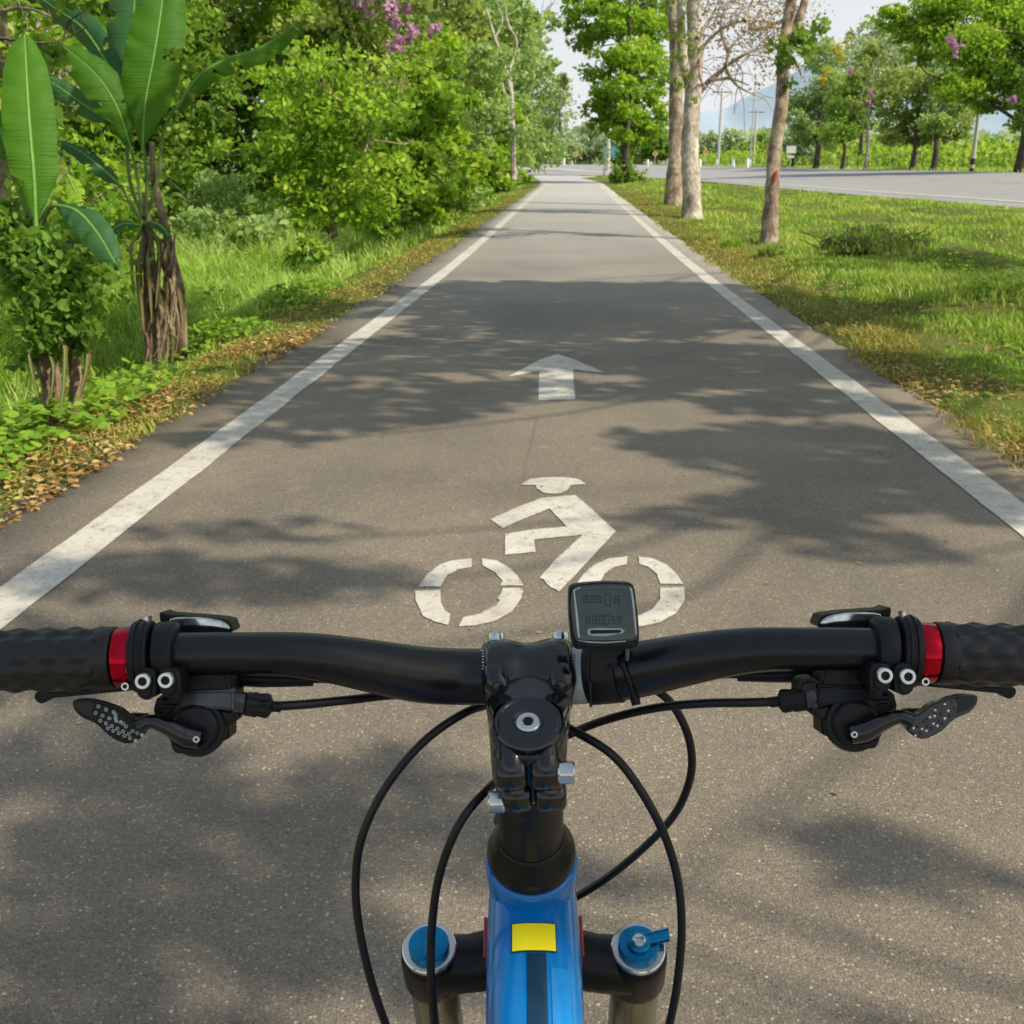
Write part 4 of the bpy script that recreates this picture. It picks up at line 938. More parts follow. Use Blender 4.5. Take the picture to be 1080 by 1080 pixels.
# dark brushy mound and tufts on the right verge
for i,(x,y,r,h,mt,lab) in enumerate([(920,262,.85,.32,'leaf_olive','dry brown scrubby patch in the middle of the right verge grass'),(772,262,.22,.3,'grass_tall','bright grass tuft at the path edge near the leaning tree'),(812,272,.25,.3,'leaf_olive','small olive tuft at the foot of the leaning tree')]):
    b = base_at(x,y); root = empty('grass_tuft' if i else 'dry_shrub', b); tag(root, lab, 'shrub'); rg = np.random.default_rng(400+i)
    m = 2600 if i==0 else 420; q = rg.normal(0,.45,(m,2))*r*np.array([1,.7]); P = np.stack([q[:,0],q[:,1],np.zeros(m)-.02],1)
    V, Fs, tt = blades(P, h*np.exp(-(q**2).sum(1)/r**2)*rg.uniform(.5,1.2,m), np.full(m,.016), .8, rg, rg.uniform(0,.7,m))
    link('blade_mass', npmesh('blade_mass', V, Fs, np.clip(tt,0,1)), M[mt], root, False)
    if i == 0:
        Pq, t_ = crown_pts([(0,0,.16,.7,.5,.14),(.5,.1,.12,.45,.4,.12),(-.5,0,.12,.4,.35,.12)], 1500, rg, .35, 20, .3); leafobj('crown', Pq, .06, M['leaf_dark'], root, .4, False, t_*.7, rg=rg)
        parts = []
        for _ in range(120):
            a = np.array([*rg.normal(0,r*.45,2)*np.array([1,.7]), 0]); e = a+np.array([*rg.normal(0,.3,2), rg.uniform(.08,.42)]); parts.append(tube_vf(limb(a,e,rg,.2,3), [.010,.004], 3))
        V, Fq = merge(parts); link('twig_mass', npmesh('twig_mass', V, Fq), M['bark_dark'], root)

# ------------------------------------------------------------------ the bicycle
anod = pmat('black_anodised', (.005,.006,.008), .3, 0, .42, var=.25, nscale=60, bmp=.12, bscale=1500, bd=.0002)
gloss = pmat('black_forged', (.004,.004,.0045), .2, 0, .5, coat=.35, var=.3, nscale=50, bmp=.15, bscale=900, bd=.0002)
satin = pmat('satin_black', (.0045,.0048,.0052), .34, 0, .3, var=.25, nscale=60, bmp=.12, bscale=900, bd=.0002)
plast = pmat('black_plastic', (.007,.0075,.0085), .45, 0, .28, var=.3, nscale=80, bmp=.2, bscale=1200, bd=.0002)
rub = pmat('grip_rubber', (.009,.010,.011), .45, 0, .45, var=.35, nscale=90, bmp=.35, bscale=1400, bd=.0003)
cabm = pmat('cable_housing', (.006,.006,.007), .38, 0, .4)
redm = pmat('red_anodised', (.48,.006,.022), .2, .9, .5, var=.1, nscale=30)
edgem = pmat('bezel_edge', (.42,.52,.54), .2)
silv = pmat('polished_steel', (.62,.63,.62), .22, 1., .5, var=.15, nscale=120)
sats = pmat('satin_plate', (.10,.10,.10), .32, .8, .5, var=.3, nscale=50)
bluep = pmat('blue_frame_paint', (.0005,.165,.50), .2, 0, .4, coat=.4, var=.16, nscale=35)
bluea = pmat('blue_anodised', (.01,.23,.45), .28, .8, .5, var=.15, nscale=60)
yelp = pmat('yellow_sticker', (.95,.82,.01), .4, 0, .5, var=.06, nscale=20)
navy = pmat('dark_stripe', (.008,.035,.075), .25, 0, .5, coat=.5)
bronz = pmat('bronze_stanchion', (.26,.235,.13), .25, .5, .5)
tyrem = pmat('tyre_rubber', (.02,.02,.02), .8, bmp=.5, bscale=200, bd=.002)
redp = pmat('red_paint', (.45,.01,.015), .3, coat=.5)
pale = pmat('pale_tape', (.36,.42,.41), .5, var=.12, nscale=100)
whp = pmat('white_print', (.6,.6,.6), .6)
lcdm = pmat('lcd_glass', (.012,.040,.038), .06, 0, .4, coat=.6, var=.35, nscale=22)
bezel = pmat('computer_bezel', (.02,.03,.03), .12, 0, .5, coat=.8, var=.3, nscale=40)
lcdd = pmat('lcd_segment', (.004,.018,.014), .2)
cap = U(557,762,.53); AX = Vector((.026,.342,-.94)).normalized(); BX = Vector((0,-.94,-.342)); CX = AX.cross(BX).normalized()
if CX.x < 0: CX = -CX
A = lambda s: cap+AX*s
O = Vector((0,-.12,0))
bike = empty('bicycle', YROT @ O, YAW)
tag(bike, 'blue mountain bike with black handlebar and red lock rings, seen from the saddle', 'bicycle')
def att(o, p=None):
    if p is None or p is bike: o.parent = bike; o.location = -O
    else: o.parent = p
    return o
def slab(name, pts, d, th, mat, parent=None, bev=.0012, sn=0, tx=0, ty=0):
    if sn: pts = [tuple(q) for q in catmull([(x,y,0) for x,y in pts], sn, True)[:,:2]]
    cx = sum(p[0] for p in pts)/len(pts); cy = sum(p[1] for p in pts)/len(pts)
    bm = bmesh.new(); f = [bm.verts.new(U(x,y,d+tx*(x-cx)/100+ty*(y-cy)/100)) for x,y in pts]
    bk = [bm.verts.new(v.co+FWD*th) for v in f]
    bm.faces.new(f); bm.faces.new(bk[::-1]); n = len(f)
    for i in range(n): bm.faces.new([f[i], bk[i], bk[(i+1)%n], f[(i+1)%n]])
    bmesh.ops.recalc_face_normals(bm, faces=bm.faces)
    fs = set(f)
    es = [e for e in bm.edges if e.verts[0] in fs and e.verts[1] in fs]
    if bev: bmesh.ops.bevel(bm, geom=es, offset=bev, segments=3, affect='EDGES', clamp_overlap=True)
    return att(bmobj(name, bm, mat, None, 50), parent)
def lathe(name, p0, axis, prof, mat, parent=None, seg=40, ref=None, mod=None, sharp=35):
    """prof: list of (h, r) along the axis"""
    ax = Vector(axis).normalized(); rf = Vector(ref) if ref else (Vector((1,0,0)) if abs(ax.x) < .8 else Vector((0,0,1)))
    u = (rf-ax*rf.dot(ax)).normalized(); v = ax.cross(u); bm = bmesh.new(); rings = []
    for i, (h, r) in enumerate(prof):
        ring = []
        for k in range(seg):
            a = 2*math.pi*k/seg; rr = r*(mod(h, a) if mod else 1)
            ring.append(bm.verts.new(Vector(p0)+ax*h+u*math.cos(a)*rr+v*math.sin(a)*rr))
        rings.append(ring)
    for a, b in zip(rings, rings[1:]):
        for k in range(seg): bm.faces.new([a[k], a[(k+1)%seg], b[(k+1)%seg], b[k]])
    bm.faces.new(rings[0]); bm.faces.new(rings[-1][::-1])
    return att(bmobj(name, bm, mat, None, sharp), parent)
def ring_prof(h, r, e=.0008): return [(0,r-e),(e*.3,r-e*.3),(e,r),(h-e,r),(h-e*.3,r-e*.3),(h,r-e)]
def btube(name, pts, r, mat, parent=None, seg=12, n=8):
    V, Fq = tube_vf(catmull([np.array(p) for p in pts], n), r if isinstance(r, list) else [r, r], seg)
    o = link(name, npmesh(name, V, Fq), mat, None, True, 60); return att(o, parent)
def arb_box(name, c, ux, uy, uz, s, mat, parent=None, bev=.002, segs=3, taper=1):
    bm = bmesh.new(); r = bmesh.ops.create_cube(bm, size=1)
    for v in bm.verts:
        x, y, z = v.co.x*s[0], v.co.y*s[1], v.co.z*s[2]
        if v.co.z > 0: x *= taper
        v.co = Vector(c)+ux*x+uy*y+uz*z
    bmesh.ops.bevel(bm, geom=bm.edges[:], offset=bev, segments=segs, affect='EDGES')
    return att(bmobj(name, bm, mat, None, 50), parent)

# handlebar
lp = [(-118,700,.542,11.1),(0,698,.543,11.1),(120,694,.545,11.1),(190,690,.548,11.2),(260,689.5,.553,11.4),(310,690.5,.558,12.0),(350,695,.563,13.0),(395,703,.572,14.4),(440,711,.583,15.6),(480,713.5,.592,15.9),(520,713.5,.5935,15.9),(558,713.2,.5935,15.9)]
rp = [(1108-x, y-5 if x < 400 else y-(4 if x < 450 else 2 if x<500 else 1), d, r) for x,y,d,r in lp[:-1]][::-1]
allp = lp+rp
bar_c = [(U(x,y,d), r/1000) for x,y,d,r in allp]
cp = catmull([np.array([*p, r]) for p, r in bar_c], 8)
V, Fq = tube_vf(cp[:,:3], cp[:,3], 40)
hb = att(link('handlebar', npmesh('handlebar', V, Fq), anod, None, True, 60))
def bar_at(px_):                       # centre, tangent, depth of the bar at a photo column
    xs_ = [a[0] for a in allp]; y = np.interp(px_, xs_, [a[1] for a in allp]); d = np.interp(px_, xs_, [a[2] for a in allp]); 
    y2 = np.interp(px_+5, xs_, [a[1] for a in allp]); d2 = np.interp(px_+5, xs_, [a[2] for a in allp])
    p = U(px_, y, d); return p, (U(px_+5, y2, d2)-p).normalized(), float(d), float(y)
def bar_ring(name, x0, x1, r, mat, parent, e=.0008, mod=None, prof=None):
    p0, t, _, _ = bar_at(x0); p1 = bar_at(x1)[0]; L = (p1-p0).length; t = (p1-p0).normalized()
    return lathe(name, p0, t, prof(L) if prof else ring_prof(L, r, e), mat, parent, 132 if prof else 48, mod=mod)
def hex_bolt(p, axis, r, parent, name='bolt', h=.004):
    o = lathe(name, p, axis, [(0,r),(h*.8,r),(h,r*.88),(h,r*.55),(h*.55,r*.5),(h*.5,r*.1)], silv, parent, 24)
    lathe('bolt_socket', Vector(p)+Vector(axis)*(h*.55), axis, [(0,r*.56),(h*.06,r*.56)], plast, o, 6)
    return o
for side in (0, 1):
    X = (lambda x: 1108-x) if side else (lambda x: x)
    dy = -5 if side else 0
    q = lambda L: [(X(x), y+dy) for x, y in L]
    def UU(x, y, d): return U(X(x), y+dy, d)
    def br(name, x0, x1, r, mat, parent, **k):
        a, b = sorted((X(x0), X(x1))); return bar_ring(name, a, b, r, mat, parent, **k)
    # grip with moulded bumps
    def gprof(L):
        hs = np.linspace(0, L, 110); return [(h, .0160) for h in hs]
    def gmod(h, a):
        row = round(a/(2*math.pi/12)); k = h/.0145
        ph = (row % 2)*.5; u = (k+ph) % 1-.5; w = (a/(2*math.pi/12))-row
        g = math.exp(-(u*u+w*w)*9); return .95+.11*g
    grip = br('grip', -130, 108, .0162, rub, None, prof=gprof, mod=gmod)
    br('collar', 106, 123.5, .0164, rub, grip, e=.0010)
    br('inner_sleeve', 100, 110, .0155, rub, grip)
    lr = br('lock_ring', 124, 141.5, .0157, redm, grip, e=.0007, mod=lambda h, a: 1-.03*(abs(((a*6/(2*math.pi)) % 1)-.5) < .10))
    p = UU(134, 723, .5355); hex_bolt(p, -FWD, .0022, lr, 'ring_bolt', .003)
    # brake lever
    bl = br('brake_lever', 142, 163, .0186, plast, None, e=.0015)
    br('clamp_rib', 148, 150.5, .0196, plast, bl, e=.0006); br('clamp_rib', 155.5, 158, .0196, plast, bl, e=.0006)
    slab('clamp_lug', q([(143,712),(147,706),(158,706),(163,712),(163,728),(160,736),(153,739),(146,736),(142,728)]), .5262, .022, plast, bl, .002, 4)
    hex_bolt(UU(153,717.5,.5266), -FWD, .0042, bl, 'clamp_bolt')
    slab('clamp_mark', q([(152.5,650.5),(156,650.5),(156,659),(152.5,659)]), .5425, .006, silv, bl, .0003)
    lb = slab('lever_blade', q([(36,736),(39,730),(60,729.5),(95,725),(122,720),(160,718),(162,722),(150,727),(112,731),(66,735.5),(52,737),(47,741),(41,742)]), .566, .009, plast, bl, .0012, 3)
    slab('master_cylinder', q([(168,646),(176,648),(190,649),(236,653),(243,659),(243,667),(215,672),(180,670),(170,660)]), .562, .016, plast, bl, .002, 3)
    slab('reservoir_window', q([(179,652.5),(205,651),(228,653.5),(238,657.5),(241.5,664),(224,661.5),(200,660.5),(182,660.5)]), .5603, .004, pmat('mirror_window',(.55,.58,.58),.12,1,.5,var=.4,nscale=160), bl, .0008, 3)
    btube('brake_hose', [UU(215,700,.575),UU(240,713,.572),UU(275,716.5,.572),UU(330,716.5,.580)], [.0036,.0040,.0044,.0038], plast, bl, 14)
    btube('hose_tail', [UU(328,716,.580),UU(345,716,.588),UU(375,720,.60),UU(420,726,.615)], [.0026,.0024], cabm, bl, 10)
    # gear shifter
    gs = br('gear_shifter', 166.5, 188, .0176, plast, None, e=.0015)
    slab('clamp_lug', q([(167,712),(171,706),(184,706),(189,712),(189,727),(186,733),(178,736),(170,733),(167,727)]), .5272, .022, plast, gs, .002, 4)
    hex_bolt(UU(177,716.5,.5276), -FWD, .0042, gs, 'clamp_bolt')
    slab('neck', q([(188,708),(238,708),(241,722),(246,731),(246,745),(190,745),(176,742),(176,726),(188,722)]), .548, .022, plast, gs, .0015)
    slab('label_plate', q([(191,729.5),(243,728),(247,733),(246,748.5),(240,749),(189.5,744.5)]), .5425, .008, sats if side == 0 else plast, gs, .0012, ty=-.02)
    if side == 1: slab('adjuster_block', q([(243,724),(250,720),(262,722),(266,728),(266,744),(256,748),(246,748)]), .546, .014, plast, gs, .002)
    slab('housing', q([(163,738),(170,733),(250,736),(260,745),(257,754),(246,756),(240,762),(240,780),(216,793),(190,795),(182,793),(180,783),(164,766),(160,750)]), .549, .018, plast, gs, .003)
    slab('housing_step', q([(168,744),(236,748),(252,752),(250,760),(240,766),(168,756)]), .5445, .012, plast, gs, .0015)
    c = UU(209,766,.5475)
    lathe('pod', c, -FWD, [(0,.0155),(.003,.0155),(.0045,.0148),(.0045,.0125),(.006,.0120),(.0072,.0105),(.0075,.004)], plast, gs, 40)
    slab('back_tab', q([(136,753),(154,753.5),(156,763),(138,764)]), .553, .004, plast, gs, .0008)
    lev = btube('thumb_lever', [UU(211,779,.5375),UU(196,776,.536),UU(178,767,.534),UU(160,761,.533),UU(146,766,.532)], [.0052,.0056,.0044,.0036,.0040], gloss, gs, 16)
    slab('lever_foot', q([(181,783),(200,789),(216,782),(219,787),(206,793),(188,795),(182,791)]), .5385, .008, plast, gs, .002, 3)
    hex_bolt(UU(208,779,.5335), -FWD, .0018, lev, 'pivot_bolt', .002)
    pad = slab('thumb_paddle', q([(76,741),(79,738.5),(92,738),(103,740),(113,743),(126,748),(138,757),(150,762),(154,768),(149,777),(139,784),(128,783.5),(114,776),(101,764),(86,757),(78,749)]), .5315, .005, gloss if side else plast, gs, .0016, 3)
    slab('paddle_tip', q([(77.5,741.5),(80,739.5),(92,739.5),(101,742),(97,748),(99,758),(88,754),(80,748)]), .5310, .001, rub, pad, .0004)
    rows = [((104,745),(120,751),3),((101,752),(130,763),5),((106,760),(136,774),6),((114,768),(143,781),6),((112,748.5),(122,754),2),((122,757),(133,766),3),((140,771),(150,775),3)]
    for (a, b2, m) in rows:
        for i in range(m):
            t = i/(m-1) if m > 1 else 0; x = a[0]+(b2[0]-a[0])*t; y = a[1]+(b2[1]-a[1])*t
            if side == 0:
                lathe('grip_dimple', UU(x,y,.5316), -FWD, [(0,.00105),(.0003,.0010),(.0003,.00072),(.0001,.0005)], pale, pad, 6)
            else: lathe('grip_stud', UU(x,y,.5316), -FWD, [(0,.0009),(.0005,.0007),(.0008,.0002)], silv if (i % 2) else gloss, pad, 8)
    a0 = UU(246,741,.5475); a1 = UU(288,745,.553); ad = (a1-a0).normalized(); Ln = (a1-a0).length
    lathe('adjuster_collar', a0, ad, ring_prof(Ln*.28, .0056, .0007), sats, gs, 6)
    lathe('cable_adjuster', a0+ad*Ln*.28, ad, [(0,.0050),(.0008,.0062),(Ln*.30,.0062),(Ln*.36,.0056),(Ln*.56,.0062),(Ln*.64,.0058),(Ln*.70,.0034)], plast, gs, 30, mod=lambda h, a: 1+.07*(1 if math.sin(a*8) > 0 else -1)*(.002 < h < Ln*.6))
    lathe('cable_ferrule', a0+ad*Ln*.96, ad, [(0,.0030),(.005,.0028),(.0052,.0022)], plast, gs, 20)
    lathe('housing_screw', UU(249,753,.549), -FWD, [(0,.0030),(.003,.0030),(.004,.0024)], plast, gs, 14)
# cables
cabs = [[(286,745,.554),(320,743,.560),(370,738,.575),(420,733,.60),(480,735,.63),(560,748,.635),(600,768,.60),(650,800,.59),(690,858,.59),(712,915,.60),(719,975,.605),(714,1040,.615),(704,1090,.625)],
        [(822,740,.554),(790,741,.560),(740,742,.575),(690,747,.59),(640,759,.605),(600,775,.62),(555,800,.64),(515,832,.60),(484,870,.59),(463,925,.595),(455,985,.605),(455,1040,.61),(460,1095,.62)],
        [(560,720,.64),(530,738,.62),(490,752,.605),(445,784,.60),(405,833,.60),(381,885,.60),(375,935,.605),(380,985,.61),(393,1040,.62),(412,1095,.63)],
        [(660,716,.62),(695,730,.612),(715,752,.615),(728,785,.62),(728,820,.63),(712,858,.64),(680,893,.65),(640,926,.662),(600,950,.68),(575,960,.70)]]
for L in cabs: btube('cable', [U(*p) for p in L], .0025, cabm, None, 12, 10)

# stem
p0, t_, _, _ = bar_at(512.5); p1 = bar_at(602.5)[0]; Ls = (p1-p0).length; tb = (p1-p0).normalized()
def sprof(L): 
    f = [(0,.0185),(.03,.0200),(.07,.0212),(.26,.0212),(.36,.0200),(.44,.0190),(.56,.0190),(.64,.0200),(.74,.0212),(.93,.0212),(.97,.0200),(1,.0185)]
    return [(a*L, b) for a, b in f]
stem = lathe('stem', p0, tb, sprof(Ls), gloss, None, 56, sharp=60)
bc = (p0+p1)/2
# face plate seam and bolt towers on the far upper side
for fx in (-.0185, .0185):
    tw = bc+tb*fx+UP*.0155+FWD*.004
    lathe('bolt_tower', tw-UP*.014, UP, [(0,.0098),(.012,.0092),(.0155,.0082),(.0172,.0064),(.0176,.005)], gloss, stem, 28)
    lathe('faceplate_bolt', tw+UP*.0035, UP, [(0,.0052),(.003,.0052),(.0055,.0044),(.0066,.0026),(.0068,.001)], silv, stem, 24)
    lathe('bolt_recess', bc+tb*fx*.93-FWD*.0245-UP*.0030, (-FWD+UP*.25).normalized(), [(0,.0040),(.0014,.0040),(.0016,.0032),(.0003,.0030)], plast, stem, 24)
# neck: lofted from the clamp to the steerer
def loft(name, secs, mat, parent=None, n=32, e=.6):
    bm = bmesh.new(); rings = []
    for (c, ux, uy, w, h) in secs:
        ring = []
        for k in range(n):
            a = 2*math.pi*k/n; ca, sa = math.cos(a), math.sin(a)
            ring.append(bm.verts.new(Vector(c)+ux*(math.copysign(abs(ca)**e, ca)*w)+uy*(math.copysign(abs(sa)**e, sa)*h)))
        rings.append(ring)
    for a, b in zip(rings, rings[1:]):
        for k in range(n): bm.faces.new([a[k], a[(k+1)%n], b[(k+1)%n], b[k]])
    bm.faces.new(rings[0]); bm.faces.new(rings[-1][::-1])
    return att(bmobj(name, bm, mat, None, 70), parent)
sc_ = A(.024); n1 = bc-tb*0-FWD*.004-UP*.006
secs = []
for t, w, h in ((0,.0238,.0165),(.2,.0236,.0165),(.4,.0230,.0160),(.6,.0220,.0165),(.8,.0208,.0175),(1,.0200,.018)):
    c = n1.lerp(sc_, t); uy = (UP.lerp(-AX, t)).normalized(); secs.append((c, tb.lerp(CX,t).normalized(), uy, w, h))
loft('neck', secs, gloss, stem, 40, .75)
# two raised struts forming the V behind the cap
for fx in (-.0185, .0185):
    btube('strut', [bc+tb*fx-FWD*.008+UP*.0085, bc+tb*fx*.98-FWD*.0165+UP*.001, bc+tb*fx*.80-FWD*.0185-UP*.011, A(.010)+CX*fx*.55-BX*.012], [.0066,.0084,.0082,.0085], gloss, stem, 18)
lathe('steerer_clamp', A(.004), AX, [(0,.0175),(.001,.0192),(.003,.0200),(.034,.0200),(.037,.0194),(.038,.018)], gloss, stem, 48)
for i, (s0, s1, o) in enumerate(((.007,.0245,.019),(.026,.0415,.019))):
    for sx in (-1, 1):
        c_ = A((s0+s1)/2)+BX*.0185+CX*(.0008 if sx > 0 else -.0168)+CX*(.0 if i == 0 else .002)
        lathe('pinch_lug', c_, CX, [(0,.0072),(.0012,.0086),(.003,.0092),(.013,.0090),(.0148,.0080),(.016,.0060)], gloss, stem, 36, sharp=70)
        btube('lug_rib', [c_+CX*.008-BX*.010-AX*.008, c_+CX*.008-AX*.003, c_+CX*.008+AX*.006], [.0070,.0076,.0070], gloss, stem, 18)
for (x, y, sx) in ((588,812,1),(527,850,-1)):
    p = (A(.0118) if sx > 0 else A(.0345))+BX*.0225+CX*(.0185 if sx > 0 else -.0170); lathe('pinch_bolt', p-CX*.0042, CX, [(0,.0050),(.0008,.0056),(.0076,.0056),(.0084,.0050),(.0084,.003),(.007,.0026)], silv, stem, 28)
topc = lathe('top_cap', A(.004), -AX, [(0,.0170),(.0012,.0178),(.0036,.0178),(.0046,.0170),(.0048,.0155),(.0043,.0148),(.0043,.0080),(.0038,.0074)], gloss, None, 56, sharp=30)
lathe('cap_bolt', A(.0005), -AX, [(0,.0062),(.0010,.0062),(.0016,.0056),(.0016,.0030),(.0004,.0027)], silv, topc, 36)
lathe('bolt_socket', A(-.0010), -AX, [(0,.0027),(.0004,.0027)], plast, topc, 6)
lathe('spacer', A(.042), AX, [(0,.0178),(.0004,.0182),(.0140,.0182),(.0144,.0178)], satin, None, 48)
lathe('spacer', A(.0566), AX, [(0,.0178),(.0004,.0182),(.0195,.0182),(.0199,.0178)], satin, None, 48)
lathe('spacer', A(.0767), AX, [(0,.0178),(.0004,.0182),(.0195,.0182),(.0199,.0178)], satin, None, 48)
lathe('headset_cover', A(.095), AX, [(0,.0184),(.001,.0196),(.004,.0206),(.009,.0238),(.0125,.0252),(.0165,.0255),(.0195,.0250),(.0215,.0245)], satin, None, 56)

# frame
SB = Vector((0,-.970,-.243))
frame = lathe('frame', A(.1165), AX, [(0,.0250),(.001,.0262),(.004,.0268),(.02,.0262),(.06,.0245),(.10,.0250),(.112,.0258),(.116,.025)], bluep, None, 48, sharp=60)
tt0 = A(.158); TN = Vector((0,-.243,.970))
seat_j = tt0+SB*.56; bbp = Vector((.0137,-.20,.32)); axr = Vector((.0137,-.62,.345)); axf = A(.665)-BX*.042; axf.x = .0137
bx1 = Vector((1,0,0))
loft('top_tube', [(tt0+SB*k, bx1, TN, w, h) for k, w, h in ((.0,.0262,.027),(.04,.0268,.0275),(.08,.0264,.0265),(.14,.0255,.024),(.25,.023,.021),(.40,.020,.018),(.56,.0165,.0165))], bluep, frame, 40, .72)
dt0 = A(.205)
loft('down_tube', [(dt0.lerp(bbp,t), bx1, (bbp-dt0).cross(bx1).normalized(), w, w) for t, w in ((0,.026),(.15,.027),(.6,.026),(1,.024))], bluep, frame, 28, .8)
def ftube(name, a, b, r, mat=bluep, parent=frame): return btube(name, [a, (a+b)/2, b], [r, r], mat, parent, 16, 4)
ftube('seat_tube', seat_j+Vector((0,-.02,.03)), bbp, .0165)
for sx in (-1, 1):
    ftube('seat_stay', seat_j+Vector((sx*.02,-.01,0)), axr+Vector((sx*.066,0,0)), .008); ftube('chain_stay', bbp+Vector((sx*.025,-.02,0)), axr+Vector((sx*.066,0,0)), .010)
# sticker and stripe lie on the top tube
def tt_patch(name, k0, k1, x0, x1, mat, lift, parent=frame):
    bm = bmesh.new(); m = 10; nn = 8; g = []
    for i in range(m+1):
        k = k0+(k1-k0)*i/m; w = np.interp(k, [0,.04,.08,.14,.25,.4,.56],[.0262,.0268,.0264,.0255,.023,.020,.0165]); h = np.interp(k, [0,.04,.08,.14,.25,.4,.56],[.027,.0275,.0265,.024,.021,.018,.0165])
        row = []
        for j in range(nn+1):
            x = x0+(x1-x0)*j/nn; ca = min(.999, abs(x/w))**(1/.72); sa = math.sqrt(1-ca*ca)**.72
            row.append(bm.verts.new(tt0+SB*k+bx1*x+TN*(h*sa+lift)))
        g.append(row)
    for i in range(m):
        for j in range(nn): bm.faces.new([g[i][j], g[i+1][j], g[i+1][j+1], g[i][j+1]])
    return att(bmobj(name, bm, mat, None), parent)
st = tt_patch('sticker_border', .0380,.0562,-.0128,.0122, navy, .0005)
tt_patch('sticker', .0388,.0554,-.0122,.0116, yelp, .0008)
tt_patch('stripe', .0568,.40,-.0042,.0062, navy, .0006)
tt_patch('stripe', .0650,.38,.0085,.0185, pmat('light_blue_stripe',(.008,.20,.56),.25,coat=.7), .0005)
for sx in (-1,1): arb_box('side_decal', A(.225)+CX*sx*.0265+BX*.002, CX, AX, BX, (.007,.055,.024), redp, frame, .001)

# fork
fk = lathe('fork', A(.225), AX, [(0,.020),(.004,.026),(.03,.026),(.034,.020)], satin, None, 40)
for i, (x, y) in enumerate(((453,1001.5),(673,1001.5))):
    c = U(x, y, .655)
    sl = lathe('crown_sleeve', c, AX, [(0,.0150),(.0005,.0168),(.003,.0182),(.007,.0186),(.030,.0186),(.034,.0178),(.0355,.0160)], satin, fk, 48, sharp=60)
    sgn = 1 if i == 0 else -1
    btube('crown_arm', [c+AX*.018+bx1*sgn*.004, c+AX*.016+bx1*sgn*.025, c+AX*.016+bx1*sgn*.045-BX*.003, A(.238)], [.0185,.0175,.0185,.020], satin, fk, 24)
    lathe('crown_nut', c, -AX, [(0,.0170),(.0022,.0170),(.0030,.0162)], silv, fk, 36)
    kn = lathe('adjuster_knob', c-AX*.0030, -AX, [(0,.0128),(.0030,.0128),(.0040,.0120),(.0042,.0095)], bluea, fk, 44)
    if i == 0: arb_box('knob_ridge', c-AX*.0085, BX, CX, AX, (.021,.0040,.0040), bluea, kn, .0010)
    else:
        lathe('knob_hub', c-AX*.0072, -AX, [(0,.0075),(.0022,.0072),(.0026,.0066)], bluea, kn, 30)
        arb_box('knob_lever', c-AX*.0084+bx1*.0105-BX*.003, (bx1-BX*.25).normalized(), BX, AX, (.0165,.0052,.0026), bluea, kn, .0010)
        lathe('valve_bolt', c-AX*.0098, -AX, [(0,.0042),(.0016,.0042),(.0018,.0034),(.0012,.0022),(.0012,.0006)], silv, kn, 24)
    end = axf+bx1*(-.0655 if i==0 else .0655)
    ftube('stanchion', c+AX*.030, c+AX*.17, .0160, bronz, fk)
    ftube('lower_leg', c+AX*.165, Vector((c.x, axf.y, axf.z)), .0205, plast, fk)
# wheels
def torus(name, c, Rr, r, mat, parent, seg=72, ms=16, knob=0):
    bm = bmesh.new(); g = []
    for i in range(seg*(4 if knob else 1)):
        a = 2*math.pi*i/(seg*(4 if knob else 1)); row = []
        for j in range(ms):
            b = 2*math.pi*j/ms; rr = r*(1+(.10 if knob and (i//2+j) % 2 and math.cos(b) > -.1 else 0))
            row.append(bm.verts.new(Vector(c)+Vector((rr*math.sin(b), (Rr+rr*math.cos(b))*math.cos(a), (Rr+rr*math.cos(b))*math.sin(a)))))
        g.append(row)
    n = len(g)
    for i in range(n):
        for j in range(ms): bm.faces.new([g[i][j], g[(i+1)%n][j], g[(i+1)%n][(j+1)%ms], g[i][(j+1)%ms]])
    return att(bmobj(name, bm, mat, None, 60), parent)
for c in (axf, axr):
    rz_ = c.z
    wh = torus('wheel', c, rz_-.060, .010, plast, None)
    torus('tyre', c, rz_-.030, .027, tyrem, wh, knob=1)
    lathe('hub', c-bx1*.05, bx1, [(0,.012),(.01,.022),(.02,.014),(.08,.014),(.09,.022),(.1,.012)], plast, wh, 24)
    parts = []
    for k in range(32):
        a = k*2*math.pi/32; s = (k % 2)*2-1; a2 = a+(.35 if (k//2) % 2 else -.35)
        parts.append(tube_vf(np.array([c+Vector((s*.035, .02*math.cos(a2), .02*math.sin(a2))), c+Vector((0,(rz_-.068)*math.cos(a),(rz_-.068)*math.sin(a)))]), [.001,.001], 5))
    V, Fq = merge(parts); att(link('spokes', npmesh('spokes', V, Fq), silv), wh)
# drive train, saddle
cr = lathe('crankset', bbp+bx1*.045, bx1, [(0,.085),(.003,.085),(.0035,.03),(.02,.02)], plast, None, 44, mod=lambda h, a: 1+.03*(math.sin(a*34) > 0))
for sx in (-1, 1):
    e = bbp+bx1*sx*.075+Vector((0,.165*sx,-.02*sx)); ftube('crank_arm', bbp+bx1*sx*.06, e, .012, plast, cr)
    arb_box('pedal', e+bx1*sx*.055, Vector((1,0,0)), Vector((0,1,0)), Vector((0,0,1)), (.095,.09,.018), plast, cr, .003)
sp = seat_j+Vector((0,-.075,.15)); ftube('seat_post', seat_j+Vector((0,-.03,.04)), sp, .0145, anod, None)
loft('saddle', [(sp+Vector((0,y,z)), bx1, Vector((0,0,1)), w, h) for y, z, w, h in ((.15,.035,.012,.012),(.13,.045,.020,.016),(.05,.048,.026,.018),(-.03,.048,.045,.020),(-.09,.050,.068,.022),(-.12,.055,.066,.018),(-.135,.052,.04,.010))], rub, None, 28, .85)
